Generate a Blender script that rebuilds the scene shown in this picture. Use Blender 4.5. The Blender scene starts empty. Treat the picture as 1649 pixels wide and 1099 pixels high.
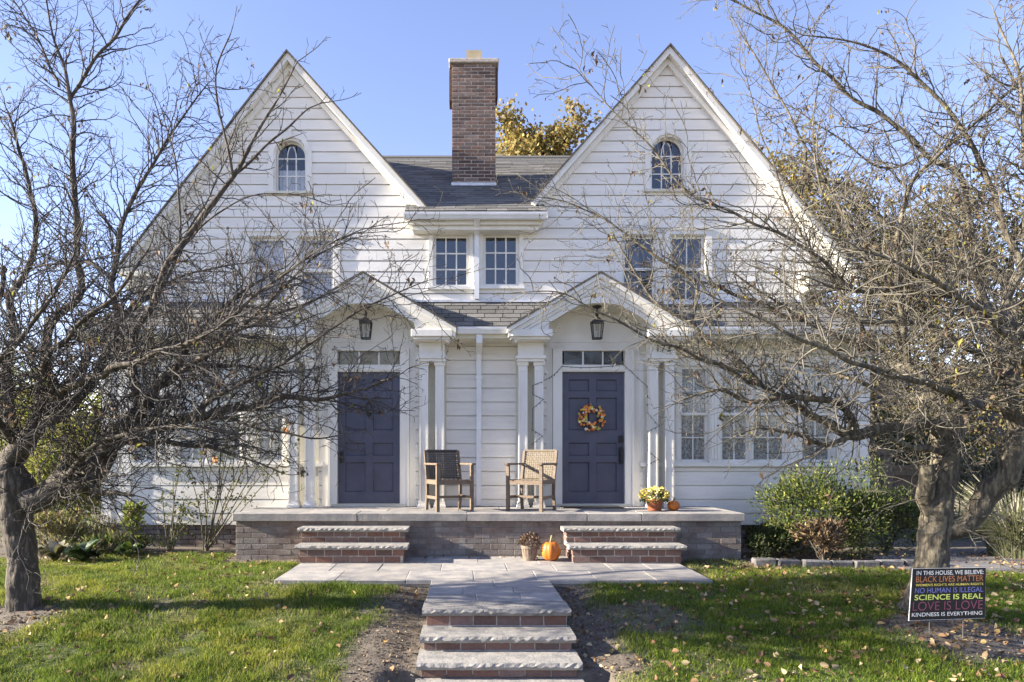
import bpy, bmesh, math, random
import numpy as np
from mathutils import Vector, Matrix
random.seed(7); rng = np.random.default_rng(7)
S = bpy.context.scene
COL = S.collection
# ------------------------------------------------------------------ camera, sky, sun, exposure
F = 1099.0                                   # focal length in photograph pixels
cam = bpy.data.cameras.new('camera'); camo = bpy.data.objects.new('camera', cam); COL.objects.link(camo)
camo.location = (0, 0, 1.30); camo.rotation_euler = (math.radians(90), 0, 0)
cam.sensor_width = 36; cam.lens = F / 1649 * 36
cam.shift_x = 74.5 / 1649; cam.shift_y = 190.5 / 1649; cam.clip_start = .05; cam.clip_end = 3000
S.camera = camo
SUN_EL, SUN_AZ = 21.0, -94.5                 # azimuth from +Y, clockwise: the low sun grazes the facade from the left
w = bpy.data.worlds.new('World'); S.world = w; w.use_nodes = True
wn = w.node_tree.nodes; wl = w.node_tree.links
sky = wn.new('ShaderNodeTexSky'); sky.sky_type = 'NISHITA'; sky.sun_disc = False
sky.sun_elevation = math.radians(SUN_EL); sky.sun_rotation = math.radians(SUN_AZ)
sky.air_density = 1.0; sky.dust_density = 0.08; sky.ozone_density = 3.0
bg = wn['Background']; bg.inputs['Strength'].default_value = 0.112
tint = wn.new('ShaderNodeMix'); tint.data_type = 'RGBA'; tint.blend_type = 'MULTIPLY'
tint.inputs[0].default_value = 1.0; tint.inputs[7].default_value = (1.05, .81, .84, 1)
wl.new(sky.outputs[0], tint.inputs[6]); wl.new(tint.outputs[2], bg.inputs['Color'])
sun = bpy.data.lights.new('sun', 'SUN'); sun.energy = 5.0; sun.angle = math.radians(.55); sun.color = (1, .90, .74)
suno = bpy.data.objects.new('sun', sun); COL.objects.link(suno)
el, az = math.radians(SUN_EL), math.radians(SUN_AZ)
sd = Vector((math.sin(az) * math.cos(el), math.cos(az) * math.cos(el), math.sin(el)))
suno.rotation_euler = sd.to_track_quat('Z', 'Y').to_euler(); suno.location = sd * 30
S.view_settings.view_transform = 'Standard'; S.view_settings.look = 'None'
S.view_settings.gamma = 1.0; S.view_settings.use_curve_mapping = False
S.view_settings.exposure = 2.0
S.cycles.max_bounces = 8; S.cycles.transparent_max_bounces = 12

# ------------------------------------------------------------------ helpers
def wx(px, Y): return (px - 750) / F * Y     # where a sight line of the survey photograph meets the plane Y
def wz(py, Y): return 1.30 - (py - 740) / F * Y
def P3(px, py, Y): return Vector((wx(px, Y), Y, wz(py, Y)))

class MB:
    def __init__(s): s.v = []; s.f = []; s.m = []; s.mi = 0
    def add(s, vs, fs):
        n = len(s.v); s.v.extend(vs); s.f.extend([tuple(i + n for i in f) for f in fs]); s.m.extend([s.mi] * len(fs)); return s
    def box(s, x0, x1, y0, y1, z0, z1):
        return s.add([(x0,y0,z0),(x1,y0,z0),(x1,y1,z0),(x0,y1,z0),(x0,y0,z1),(x1,y0,z1),(x1,y1,z1),(x0,y1,z1)],
                     [(0,3,2,1),(4,5,6,7),(0,1,5,4),(1,2,6,5),(2,3,7,6),(3,0,4,7)])
    def cbox(s, x0, x1, y0, y1, z0, z1, c=.004):     # chamfered box
        b = bmesh.new(); bmesh.ops.create_cube(b, size=1)
        for v in b.verts: v.co = Vector(((x0+x1)/2 + v.co.x*(x1-x0), (y0+y1)/2 + v.co.y*(y1-y0), (z0+z1)/2 + v.co.z*(z1-z0)))
        bmesh.ops.bevel(b, geom=b.edges[:], offset=c, segments=1, affect='EDGES')
        b.verts.index_update(); s.add([tuple(v.co) for v in b.verts], [tuple(v.index for v in f.verts) for f in b.faces]); b.free(); return s
    def prism(s, poly, axis, a, b):                  # polygon (2D list) pushed along an axis from a to b
        n = len(poly)
        def mk(p, t): return {'x': (t, p[0], p[1]), 'y': (p[0], t, p[1]), 'z': (p[0], p[1], t)}[axis]
        vs = [mk(p, a) for p in poly] + [mk(p, b) for p in poly]
        fs = [tuple(range(n)), tuple(range(2*n-1, n-1, -1))] + [(i, i+n, (i+1) % n + n, (i+1) % n) for i in range(n)]
        return s.add(vs, fs)
    def tube(s, pts, rad, n=6, cap=True):
        pts = [Vector(p) for p in pts]; base = len(s.v); k = len(pts)
        up = Vector((.31, .17, .93)); u = None
        for i, p in enumerate(pts):
            d = (pts[min(i+1, k-1)] - pts[max(i-1, 0)])
            if d.length < 1e-9: d = Vector((0, 0, 1))
            d.normalize()
            if u is None: u = d.cross(up); u = u if u.length > .05 else d.cross(Vector((1, 0, 0)))
            u = (u - d * u.dot(d)); u.normalize(); v = d.cross(u)
            r = rad[i] if hasattr(rad, '__len__') else rad
            for j in range(n):
                a = 2*math.pi*j/n; q = p + u*(r*math.cos(a)) + v*(r*math.sin(a)); s.v.append((q.x, q.y, q.z))
        for i in range(k-1):
            for j in range(n):
                a = base+i*n+j; b = base+i*n+(j+1) % n
                s.f.append((a, b, b+n, a+n)); s.m.append(s.mi)
        if cap:
            s.f.append(tuple(base+j for j in range(n-1, -1, -1))); s.m.append(s.mi)
            s.f.append(tuple(base+(k-1)*n+j for j in range(n))); s.m.append(s.mi)
        return s
    def lathe(s, prof, c=(0, 0, 0), n=20, wob=None):
        base = len(s.v); k = len(prof)
        for r, z in prof:
            for j in range(n):
                a = 2*math.pi*j/n; rr = r*(wob(a) if wob else 1); s.v.append((c[0]+rr*math.cos(a), c[1]+rr*math.sin(a), c[2]+z))
        for i in range(k-1):
            for j in range(n):
                a = base+i*n+j; b = base+i*n+(j+1) % n; s.f.append((a, b, b+n, a+n)); s.m.append(s.mi)
        s.f.append(tuple(base+j for j in range(n-1, -1, -1))); s.m.append(s.mi)
        s.f.append(tuple(base+(k-1)*n+j for j in range(n))); s.m.append(s.mi)
        return s
    def ball(s, c, r, n=10, m=6, sq=1.0):
        pr = [(max(r*math.sin(math.pi*i/m), .0005), -r*sq*math.cos(math.pi*i/m)) for i in range(m+1)]
        return s.lathe(pr, c, n)

WL = {}                                              # world position of every root, by object name
def wpos(o): return WL.get(o.name, Vector((0, 0, 0))) if o else Vector((0, 0, 0))
def part(name, mb, mat, parent=None, smooth=False, origin=None, kind=None, label=None):
    """one mesh object from world-space vertices; its origin goes to the bottom centre of its own box"""
    if isinstance(mb, MB):
        A = np.array(mb.v, dtype=float)
    if origin is None:
        lo, hi = A.min(0), A.max(0); origin = Vector(((lo[0]+hi[0])/2, (lo[1]+hi[1])/2, lo[2]))
    me = bpy.data.meshes.new(name)
    me.from_pydata((A - np.array(origin)).tolist(), [], mb.f)
    mats = mat if isinstance(mat, (list, tuple)) else [mat]
    for m in mats: me.materials.append(m)
    if len(mats) > 1: me.polygons.foreach_set('material_index', mb.m)
    if smooth: me.polygons.foreach_set('use_smooth', [True]*len(me.polygons))
    o = bpy.data.objects.new(name, me); COL.objects.link(o); WL[o.name] = Vector(origin)
    o.location = Vector(origin) - wpos(parent)
    if parent: o.parent = parent
    if kind: o['kind'] = kind
    if label: o['label'] = label
    return o
def tag(o, label=None, cat=None, group=None, kind=None):
    if label: o['label'] = label
    if cat: o['category'] = cat
    if group: o['group'] = group
    if kind: o['kind'] = kind
    return o
def thing(name, label, cat, loc=(0, 0, 0), group=None):
    o = bpy.data.objects.new(name, None); COL.objects.link(o); o.location = loc; o.empty_display_size = .2
    WL[o.name] = Vector(loc); return tag(o, label, cat, group)
def inst(name, me, loc, parent, scale=None, rot=None):   # another object on a shared mesh
    o = bpy.data.objects.new(name, me); COL.objects.link(o); WL[o.name] = Vector(loc)
    o.location = Vector(loc) - wpos(parent); o.parent = parent
    if scale: o.scale = scale
    if rot: o.rotation_euler = rot
    return o
_cb = {}
def cbmesh(sx, sy, sz, mat, c=.004, jit=0, nv=1):        # cached chamfered box centred on the origin
    k = (round(sx, 3), round(sy, 3), round(sz, 3), mat.name, c, jit, random.randrange(nv))
    if k not in _cb:
        b = MB().cbox(-k[0]/2, k[0]/2, -k[1]/2, k[1]/2, -k[2]/2, k[2]/2, c)
        if jit: b.v = [(x+random.uniform(-jit, jit), y+random.uniform(-jit, jit), z+random.uniform(-jit, jit)) for x, y, z in b.v]
        me = bpy.data.meshes.new('piece'); me.from_pydata(b.v, [], b.f); me.materials.append(mat); _cb[k] = me
    return _cb[k]

# ------------------------------------------------------------------ materials
def mk(name, base, rough=.6, var=.15, scale=4, bump=0, bscale=60, rnd=0, col2=None, metal=0, spec=.5, stretch=(1, 1, 1),
       attr=None, trans=0, obj=False, detail=4, mixlo=.35, mixhi=.65, subsurf=0):
    m = bpy.data.materials.new(name); m.use_nodes = True; nt = m.node_tree; N = nt.nodes; L = nt.links
    b = N['Principled BSDF']; b.inputs['Roughness'].default_value = rough; b.inputs['Metallic'].default_value = metal
    b.inputs['Specular IOR Level'].default_value = spec
    if obj:
        tc = N.new('ShaderNodeTexCoord'); src = tc.outputs['Object']
    else:
        g = N.new('ShaderNodeNewGeometry'); src = g.outputs['Position']
    mp = N.new('ShaderNodeMapping'); mp.inputs['Scale'].default_value = stretch; L.new(src, mp.inputs['Vector'])
    n1 = N.new('ShaderNodeTexNoise'); n1.inputs['Scale'].default_value = scale; n1.inputs['Detail'].default_value = detail; n1.inputs['Roughness'].default_value = .62
    L.new(mp.outputs[0], n1.inputs['Vector'])
    mr = N.new('ShaderNodeMapRange'); mr.inputs[1].default_value = mixlo; mr.inputs[2].default_value = mixhi
    L.new(n1.outputs['Fac'], mr.inputs[0])
    c2 = col2 if col2 else tuple(max(0, x*(1-var*2)) for x in base)
    mx = N.new('ShaderNodeMix'); mx.data_type = 'RGBA'; mx.inputs[6].default_value = (*base, 1); mx.inputs[7].default_value = (*c2, 1)
    L.new(mr.outputs[0], mx.inputs[0]); col = mx.outputs[2]
    if attr:
        at = N.new('ShaderNodeAttribute'); at.attribute_name = attr
        m2 = N.new('ShaderNodeMix'); m2.data_type = 'RGBA'; m2.blend_type = 'MULTIPLY'; m2.inputs[0].default_value = 1
        L.new(col, m2.inputs[6]); L.new(at.outputs['Color'], m2.inputs[7]); col = m2.outputs[2]
    if rnd:
        oi = N.new('ShaderNodeObjectInfo'); mrr = N.new('ShaderNodeMapRange'); mrr.inputs[3].default_value = 1-rnd; mrr.inputs[4].default_value = 1+rnd
        L.new(oi.outputs['Random'], mrr.inputs[0])
        hs = N.new('ShaderNodeHueSaturation'); L.new(mrr.outputs[0], hs.inputs['Value']); L.new(col, hs.inputs['Color'])
        m3 = N.new('ShaderNodeMath'); m3.operation = 'MULTIPLY'; m3.inputs[1].default_value = 7.31; L.new(oi.outputs['Random'], m3.inputs[0])
        m4 = N.new('ShaderNodeMath'); m4.operation = 'FRACT'; L.new(m3.outputs[0], m4.inputs[0])
        m5 = N.new('ShaderNodeMapRange'); m5.inputs[3].default_value = 1-rnd*.9; m5.inputs[4].default_value = 1+rnd*.6; L.new(m4.outputs[0], m5.inputs[0]); L.new(m5.outputs[0], hs.inputs['Saturation'])
        col = hs.outputs[0]
    L.new(col, b.inputs['Base Color'])
    if bump:
        n2 = N.new('ShaderNodeTexNoise'); n2.inputs['Scale'].default_value = bscale; n2.inputs['Detail'].default_value = 5; L.new(mp.outputs[0], n2.inputs['Vector'])
        bp = N.new('ShaderNodeBump'); bp.inputs['Strength'].default_value = bump; bp.inputs['Distance'].default_value = .01
        L.new(n2.outputs['Fac'], bp.inputs['Height']); L.new(bp.outputs[0], b.inputs['Normal'])
    if trans:
        tr = N.new('ShaderNodeBsdfTranslucent'); L.new(col, tr.inputs['Color']); ms = N.new('ShaderNodeMixShader'); ms.inputs[0].default_value = trans
        L.new(b.outputs[0], ms.inputs[1]); L.new(tr.outputs[0], ms.inputs[2]); L.new(ms.outputs[0], N['Material Output'].inputs[0])
    return m

M = {}
M['siding'] = mk('white_siding_paint', (.78, .755, .70), .6, .06, 2.2, .2, 30, rnd=.045, stretch=(.5, 1, 4), col2=(.64, .615, .56), mixlo=.45, mixhi=.85)
M['trim'] = mk('white_trim_paint', (.78, .76, .71), .5, .05, 3.5, .1, 40, col2=(.62, .60, .54), mixlo=.42, mixhi=.85, stretch=(1, 1, .4))
M['shaded_oldtrim'] = mk('weathered_shaded_trim_paint', (.66, .635, .54), .6, .1, 5, .1, 30, col2=(.58, .55, .42), mixlo=.45, mixhi=.75)  # weathered tone, with the shade of the arch soffits partly put into the colour
M['metalwhite'] = mk('white_gutter_metal', (.78, .79, .80), .35, .05, 3, 0, col2=(.66, .66, .66))
M['flash'] = mk('pale_flashing_metal', (.72, .74, .80), .4, .1, 6, .1, 20, col2=(.5, .5, .5))
M['door'] = mk('slate_blue_door_paint', (.082, .088, .134), .36, .12, 4, .12, 30)
M['shingle'] = mk('asphalt_shingle', (.16, .155, .145), .95, .25, 60, .5, 150, rnd=.30, col2=(.09, .088, .085))
M['roofsheet'] = mk('dark_roof_sheet', (.06, .06, .06), .95, .2, 20)
M['shingle_edge'] = mk('brown_roof_shingle', (.13, .12, .11), .95, .3, 30, .4, 80)
M['brick'] = mk('red_brown_brick', (.19, .112, .088), .85, .2, 25, .35, 70, rnd=.28, col2=(.15, .085, .068))
M['chimbrick'] = mk('chimney_brick', (.165, .112, .090), .9, .2, 25, .35, 70, rnd=.38, col2=(.11, .07, .058))
M['greybrick'] = mk('weathered_grey_brick', (.165, .125, .108), .92, .2, 3.5, .4, 60, rnd=.20, col2=(.26, .24, .215), mixlo=.40, mixhi=.66)
M['mortar'] = mk('pale_mortar', (.50, .45, .39), .95, .2, 30, .3, 80)
M['dkmortar'] = mk('grey_mortar', (.24, .22, .195), .95, .2, 20, .3, 80)
M['blue'] = mk('bluestone', (.22, .215, .22), .85, .15, 4.2, .35, 40, rnd=.15, col2=(.40, .365, .33), mixlo=.36, mixhi=.68, detail=7)
M['bluetread'] = mk('rock_faced_bluestone', (.32, .30, .275), .88, .15, 7, .6, 35, rnd=.10, col2=(.19, .185, .18))
M['black'] = mk('black_iron', (.02, .02, .022), .45, .2, 10, .1, 60)
M['steel'] = mk('bare_wire', (.35, .35, .35), .4, .1, 10, metal=.8)
M['brass'] = mk('dark_bronze', (.03, .027, .025), .35, .2, 10, metal=.6)
M['curtain'] = mk('pale_curtain_cloth', (.80, .80, .80), .9, .1, 3, stretch=(14, 1, .4), col2=(.62, .62, .64))
M['lace'] = mk('lace_curtain', (.60, .60, .58), .9, .3, 38, detail=2, col2=(.22, .22, .22), mixlo=.42, mixhi=.6)
M['blind'] = mk('ribbed_blind', (.82, .81, .86), .85, .1, 2, stretch=(40, 1, .3), col2=(.66, .65, .73))
M['blindshade'] = mk('grey_blind', (.54, .53, .57), .85, .1, 2, stretch=(40, 1, .3), col2=(.40, .39, .44))
M['ochre'] = mk('ochre_paper_shade', (.46, .40, .27), .85, .1, 5, col2=(.38, .32, .2))
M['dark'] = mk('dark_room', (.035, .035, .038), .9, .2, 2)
M['chairwood'] = mk('weathered_teak', (.115, .078, .052), .65, .25, 12, .2, 60, stretch=(1, 1, 6), col2=(.20, .15, .11))
M['wicker'] = mk('woven_wicker', (.215, .185, .14), .75, .25, 60, .3, 120, col2=(.16, .12, .08))
M['wickershade'] = mk('shaded_wicker', (.085, .074, .066), .7, .25, 60, .3, 120)  # same wicker as the other chair, with its shade put into the colour
M['pumpkin'] = mk('pumpkin_rind', (.60, .19, .02), .5, .1, 5, .25, 30, col2=(.40, .11, .015), stretch=(1, 1, .3), obj=True)
M['pumpkinpaint'] = mk('yellow_patch', (.72, .42, .06), .45, .1, 8, col2=(.6, .3, .03))
M['stem'] = mk('dry_stem', (.30, .25, .13), .8, .2, 20, .2, 60)
M['terra'] = mk('terracotta', (.36, .12, .06), .8, .1, 12, .1, 60)
M['foil'] = mk('copper_pot_foil', (.33, .105, .05), .4, .15, 20, .4, 30)
M['basket'] = mk('basket_slats', (.13, .095, .07), .85, .25, 20, .3, 80, col2=(.22, .17, .13))
M['mat'] = mk('dark_doormat', (.035, .032, .03), .95, .3, 60, .4, 120)
M['signface'] = mk('black_sign_print', (.008, .008, .011), .42, .1, 5)
M['signedge'] = mk('white_sign_board', (.75, .75, .75), .6, .05, 5)
M['barkL'] = mk('dark_apple_bark', (.052, .044, .036), .95, .3, 26, 1.0, 42, stretch=(1, 1, .22), col2=(.125, .105, .084), mixlo=.47, mixhi=.60)
M['barkR'] = mk('lichened_apple_bark', (.065, .055, .042), .95, .3, 26, 1.0, 42, stretch=(1, 1, .22), col2=(.185, .16, .112), mixlo=.45, mixhi=.62)
M['twigL'] = mk('dark_twig', (.042, .037, .034), .85, .25, 9, col2=(.080, .070, .062))
M['twigR'] = mk('tan_twig', (.070, .062, .052), .85, .25, 9, col2=(.16, .145, .112))
M['leaf'] = mk('leaf', (1, 1, 1), .6, .1, 8, attr='Col', trans=.35, spec=.25)
M['dryleaf'] = mk('dry_leaf', (1, 1, 1), .85, .1, 8, attr='Col', trans=.12, spec=.15)
M['grass'] = mk('grass_blade', (1, 1, 1), .6, .1, 3, attr='Col', trans=.40, spec=.2)
M['wood_fence'] = mk('brown_fence_board', (.20, .145, .095), .85, .2, 8, .2, 40, stretch=(1, 1, .2), rnd=.15)
M['gravel'] = mk('gravel', (.22, .21, .22), .95, .3, 45, .8, 70, col2=(.12, .115, .11))
M['stone'] = mk('edging_stone', (.20, .19, .185), .9, .25, 10, .5, 40, rnd=.25)
M['nwall'] = mk('grey_house_wall', (.22, .22, .23), .9, .1, 2)
M['nroof'] = mk('grey_house_roof', (.13, .13, .135), .95, .2, 8)
M['bulb'] = mk('pale_bulb', (.7, .72, .8), .3, .05, 5)
M['rose'] = mk('orange_rose_petal', (.8, .40, .12), .6, .1, 30, col2=(.8, .5, .2), trans=.2)
def glass(name, refl=.12, tintc=(1, 1, 1)):
    m = bpy.data.materials.new(name); m.use_nodes = True; nt = m.node_tree; N = nt.nodes; L = nt.links
    N.remove(N['Principled BSDF'])
    t = N.new('ShaderNodeBsdfTransparent'); t.inputs[0].default_value = (*tintc, 1)
    g = N.new('ShaderNodeBsdfGlossy'); g.inputs['Roughness'].default_value = .02
    n = N.new('ShaderNodeTexNoise'); n.inputs['Scale'].default_value = 3.5; b = N.new('ShaderNodeBump'); b.inputs['Strength'].default_value = .05; b.inputs['Distance'].default_value = .02
    L.new(n.outputs[0], b.inputs['Height']); L.new(b.outputs[0], g.inputs['Normal'])
    lw = N.new('ShaderNodeLayerWeight'); lw.inputs['Blend'].default_value = .5     # same on both faces of a pane
    pw = N.new('ShaderNodeMath'); pw.operation = 'POWER'; pw.inputs[1].default_value = 4.0; L.new(lw.outputs['Facing'], pw.inputs[0])
    ad = N.new('ShaderNodeMath'); ad.operation = 'MULTIPLY_ADD'; ad.inputs[1].default_value = .9; ad.inputs[2].default_value = .045+refl*.6; L.new(pw.outputs[0], ad.inputs[0])
    x = N.new('ShaderNodeMixShader'); L.new(ad.outputs[0], x.inputs[0]); L.new(t.outputs[0], x.inputs[1]); L.new(g.outputs[0], x.inputs[2])
    L.new(x.outputs[0], N['Material Output'].inputs[0]); return m
M['glass'] = glass('window_glass', .04, (.94, .95, .95))
M['glassclear'] = glass('transom_glass', .0, (.9, .9, .88))
M['glassdark'] = glass('old_window_glass', .10, (.6, .62, .66))
M['lampglass'] = glass('lantern_glass', .05, (.9, .9, .88))
# ------------------------------------------------------------------ ground
def sm(a, b, x): t = np.clip((x-a)/(b-a), 0, 1); return t*t*(3-2*t)
def vnoise(x, y, s, seed=0):                         # smooth value noise, vectorised
    x = np.asarray(x, float)*s; y = np.asarray(y, float)*s
    xi = np.floor(x).astype(int); yi = np.floor(y).astype(int); fx = x-xi; fy = y-yi
    def h(i, j):
        n = (i*374761393 + j*668265263 + seed*974634777) & 0x7fffffff
        n = ((n ^ (n >> 13))*1274126177) & 0x7fffffff
        return ((n ^ (n >> 16)) & 0xffff)/65535.0
    fx = fx*fx*(3-2*fx); fy = fy*fy*(3-2*fy)
    return (h(xi, yi)*(1-fx)+h(xi+1, yi)*fx)*(1-fy)+(h(xi, yi+1)*(1-fx)+h(xi+1, yi+1)*fx)*fy
def gz(x, y):
    x = np.asarray(x, float); y = np.asarray(y, float)
    z = -.05 - .14*np.clip(7.3-y, 0, 3.2)
    near = np.exp(-((y-7)/5)**2 - (x/8)**2)
    z = z + (.05*(vnoise(x, y, 1.1, 3)-.5) + .02*(vnoise(x, y, 4, 5)-.5))*near
    z = z + .15*np.exp(-((x-3.9)**2+(y-5.75)**2)/.75) + .05*np.exp(-((x+4.1)**2+(y-6.5)**2)/.3)
    walk = sm(-.75, -.4, x)*(1-sm(.95, 1.35, x))*(1-sm(7.25, 7.4, y))
    z = z - .05*walk
    z = z - .42*sm(-.62, -.5, x)*(1-sm(1.02, 1.15, x))*(1-sm(5.25, 5.32, y))
    land = sm(-2.2, -2.05, x)*(1-sm(2.65, 2.8, x))*sm(7.25, 7.45, y)*(1-sm(9.4, 9.6, y))
    return z*(1-land) + land*(-.08)
def bare(x, y):                                      # 1 where no grass grows
    x = np.asarray(x, float); y = np.asarray(y, float)
    n = vnoise(x, y, 2.2, 11); n2 = vnoise(x, y, 6, 12); wob = (n-.5)*.35+(n2-.5)*.2
    d = sm(-1.02, -.72, x+wob)*(1-sm(1.18, 1.5, x+wob))*(1-sm(7.38, 7.45, y))
    d = np.maximum(d, 1-sm(.22, .50, np.hypot((x+4.12)*.9, y-6.4)+wob))
    d = np.maximum(d, 1-sm(.35, .75, np.hypot((x-4.15)*.8, (y-5.7))+wob))
    d = np.maximum(d, .85*(1-sm(.3, .6, np.hypot((x-1.72)*.8, (y-6.45)*1.0)+wob)))
    d = np.maximum(d, (x < -3.05)*sm(9.0, 9.35, y+wob+.62*(x > -5.0)*-1+.0))
    d = np.maximum(d, (x > -3.2)*(x < 2.9)*sm(8.75, 8.95, y+wob*.6))
    d = np.maximum(d, .75*(x > 2.6)*sm(8.15, 8.4, y+wob))
    d = np.maximum(d, (x > 3.6)*sm(8.5, 8.6, y))
    d = np.maximum(d, (x > 5.2)*sm(8.0, 8.3, y+wob))
    d = np.maximum(d, .7*sm(.62, .86, vnoise(x, y, 1.5, 21)*.75+vnoise(x, y, 5, 22)*.3))
    return np.clip(d, 0, 1)
gx = np.concatenate([[-450, -200, -80, -40, -22, -14, -10], np.arange(-8, 9.01, .11), [10, 13, 18, 28, 50, 110, 250, 450]])
gy = np.concatenate([[-120, -60, -25, -10, -3, 0, 2, 3], np.arange(3.6, 11.01, .11), [12, 14, 18, 25, 40, 70, 130, 260, 600]])
GX, GY = np.meshgrid(gx, gy); GZ = gz(GX, GY)
me = bpy.data.meshes.new('ground'); nx, ny = len(gx), len(gy)
fs = [(j*nx+i, j*nx+i+1, (j+1)*nx+i+1, (j+1)*nx+i) for j in range(ny-1) for i in range(nx-1)]
me.from_pydata(np.stack([GX, GY, GZ], -1).reshape(-1, 3).tolist(), [], fs)
ca = me.color_attributes.new('Bare', 'FLOAT_COLOR', 'POINT'); B_ = bare(GX, GY).reshape(-1)
farm = (np.abs(GX.reshape(-1)) > 9) | (GY.reshape(-1) > 11.5) | (GY.reshape(-1) < 3.4); B_[farm] = .15
ca.data.foreach_set('color', np.stack([B_, B_, B_, np.ones_like(B_)], -1).reshape(-1))
me.polygons.foreach_set('use_smooth', [True]*len(fs))
m = mk('lawn_soil', (.15, .125, .098), .95, .3, 9, .9, 45, col2=(.075, .06, .046))
nt = m.node_tree; N = nt.nodes; L = nt.links; b = N['Principled BSDF']; src = b.inputs['Base Color'].links[0].from_socket
at = N.new('ShaderNodeAttribute'); at.attribute_name = 'Bare'
n2 = N.new('ShaderNodeTexNoise'); n2.inputs['Scale'].default_value = 14; n2.inputs['Detail'].default_value = 6
mx2 = N.new('ShaderNodeMix'); mx2.data_type = 'RGBA'; mx2.inputs[6].default_value = (.05, .075, .018, 1); mx2.inputs[7].default_value = (.10, .10, .04, 1); L.new(n2.outputs[0], mx2.inputs[0])
mx = N.new('ShaderNodeMix'); mx.data_type = 'RGBA'; L.new(at.outputs['Fac'], mx.inputs[0]); L.new(mx2.outputs[2], mx.inputs[6]); L.new(src, mx.inputs[7]); L.new(mx.outputs[2], b.inputs['Base Color'])
me.materials.append(m)
o = bpy.data.objects.new('ground', me); COL.objects.link(o); tag(o, 'green autumn lawn with bare brown soil by the walk', None, None, 'structure')
# unseen street ground, added in pale warm tones to bounce fill onto the facade
M['concrete'] = mk('concrete', (.42, .40, .36), .9, .1, 3, .2, 40, col2=(.34, .32, .29)); M['asphalt'] = mk('bleached_asphalt', (.17, .165, .16), .95, .2, 4, .3, 60); M['leafverge'] = mk('leaf_strewn_verge', (.30, .22, .12), .95, .3, 7, .4, 30, col2=(.20, .17, .07))
for a, b_, z, mt, lab in ((-1.4, .9, -.455, 'concrete', 'unseen concrete pavement, added pale to bounce light onto the house'), (-9.6, -3.3, -.47, 'asphalt', 'unseen road, added pale to bounce light onto the house'), (-3.2, -1.41, -.46, 'leafverge', 'unseen leafy verge, added in a warm tone to bounce light onto the house'), (-30, -9.7, -.455, 'leafverge', 'unseen leafy lawns across the road, added in a warm tone for bounce light')):
    o = part({'concrete': 'pavement', 'asphalt': 'road', 'leafverge': 'verge'}[mt], MB().box(-60, 60, a, b_, z-.1, z), M[mt], kind='structure'); tag(o, lab)
# gravel drive at the right
o = part('gravel_path', MB().prism([(5.35, 8.35), (7.0, 8.05), (14, 7.9), (14, 10.4), (7.2, 10.2), (5.6, 9.6)], 'z', -.09, -.036), M['gravel'], kind='structure')
tag(o, 'grey gravel path beside the ornamental grass')

# ------------------------------------------------------------------ landing, walkway (paving)
def pave(root, x0, x1, y0, y1, z, rows, th=.05):
    y = y0
    tot = sum(r[0] for r in rows)
    for h, cuts in rows:
        yh = (y1-y0)*h/tot; cs = [0]+cuts+[1]
        for a, b_ in zip(cs[:-1], cs[1:]):
            xa = x0+(x1-x0)*a; xb = x0+(x1-x0)*b_
            g = .004
            me = cbmesh(xb-xa-2*g, yh-2*g, th, M['blue'], .005, .0025)
            inst('paver', me, ((xa+xb)/2, y+yh/2, z-th/2+random.uniform(-.002, .002)), root)
        y += yh
landing = part('landing', MB().box(-2.04, 2.64, 7.39, 9.2, -.2, -.005), M['mortar'], kind='structure'); tag(landing, 'low flagstone landing in front of the brick porch')
pave(landing, -2.07, 2.67, 7.35, 9.16, 0, [(.62, [.14, .30, .455, .60, .735, .87]), (.55, [.10, .22, .375, .54, .66, .80, .90]), (.64, [.16, .33, .47, .63, .79])])
walkway = part('walkway', MB().box(-.34, .88, 5.95, 7.36, -.5, -.006), M['mortar'], kind='structure'); tag(walkway, 'straight flagstone walk from the steps to the landing')
pave(walkway, -.372, .905, 6.28, 7.345, 0, [(.40, [.37, .70]), (.36, [.27, .66]), (.40, [.52])])
def nose(x0, x1, y0, y1, z, th):                     # rock-faced tread: broken front edge
    b = MB(); n = max(6, int((x1-x0)/.035)); xs = np.linspace(x0, x1, n+1)
    top = [(x, y0+random.uniform(.0, .007), z) for x in xs]; mid = [(x, y0-random.uniform(0.002, .016), z-th*random.uniform(.3, .6)) for x in xs]; bot = [(x, y0+random.uniform(.004, .014), z-th) for x in xs]
    bk = [(x, y1, z) for x in xs]; bb = [(x, y1, z-th) for x in xs]
    vs = top+mid+bot+bk+bb; k = n+1; f = []
    for i in range(n):
        f += [(i+k, i+k+1, i+1, i), (i+2*k, i+2*k+1, i+k+1, i+k), (i, i+1, i+3*k+1, i+3*k), (i+4*k, i+4*k+1, i+2*k+1, i+2*k), (i+3*k, i+3*k+1, i+4*k+1, i+4*k)]
    f += [(0, 3*k, 4*k, 2*k, k), (n, n+k, n+2*k, n+4*k, n+3*k)]
    b.add(vs, f); return b
def brickrow(root, x0, x1, y, z0, h, mat, off=0, L_=.203, g=.010, dep=.05, out=0, axis='x', side=-1):
    """one course of single bricks along x (front face at y) or along y (face at x=y)"""
    x = x0 - off*L_
    while x < x1 - .02:
        a = max(x, x0); b_ = min(x+L_-g, x1)
        if b_-a > .035:
            lx = b_-a
            if axis == 'x':
                inst('brick', cbmesh(lx, dep, h-g, mat, .003, .0015, 3), ((a+b_)/2, y+dep/2+random.uniform(-.0025, .0025), z0+(h-g)/2+g/2), root)
            else:
                inst('brick', cbmesh(dep, lx, h-g, mat, .003, .0015, 3), (y-side*dep/2+random.uniform(-.0025, .0025), (a+b_)/2, z0+(h-g)/2+g/2), root)
        x += L_
fs_ = thing('front_steps', 'front walk steps of rock-faced bluestone treads on red brick risers', 'steps', (.265, 5.6, -.6))
def walkstep(x0, x1, y0, y1, z):
    part('tread', nose(x0, x1, y0, y1, z, .056), M['bluetread'], fs_)
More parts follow.
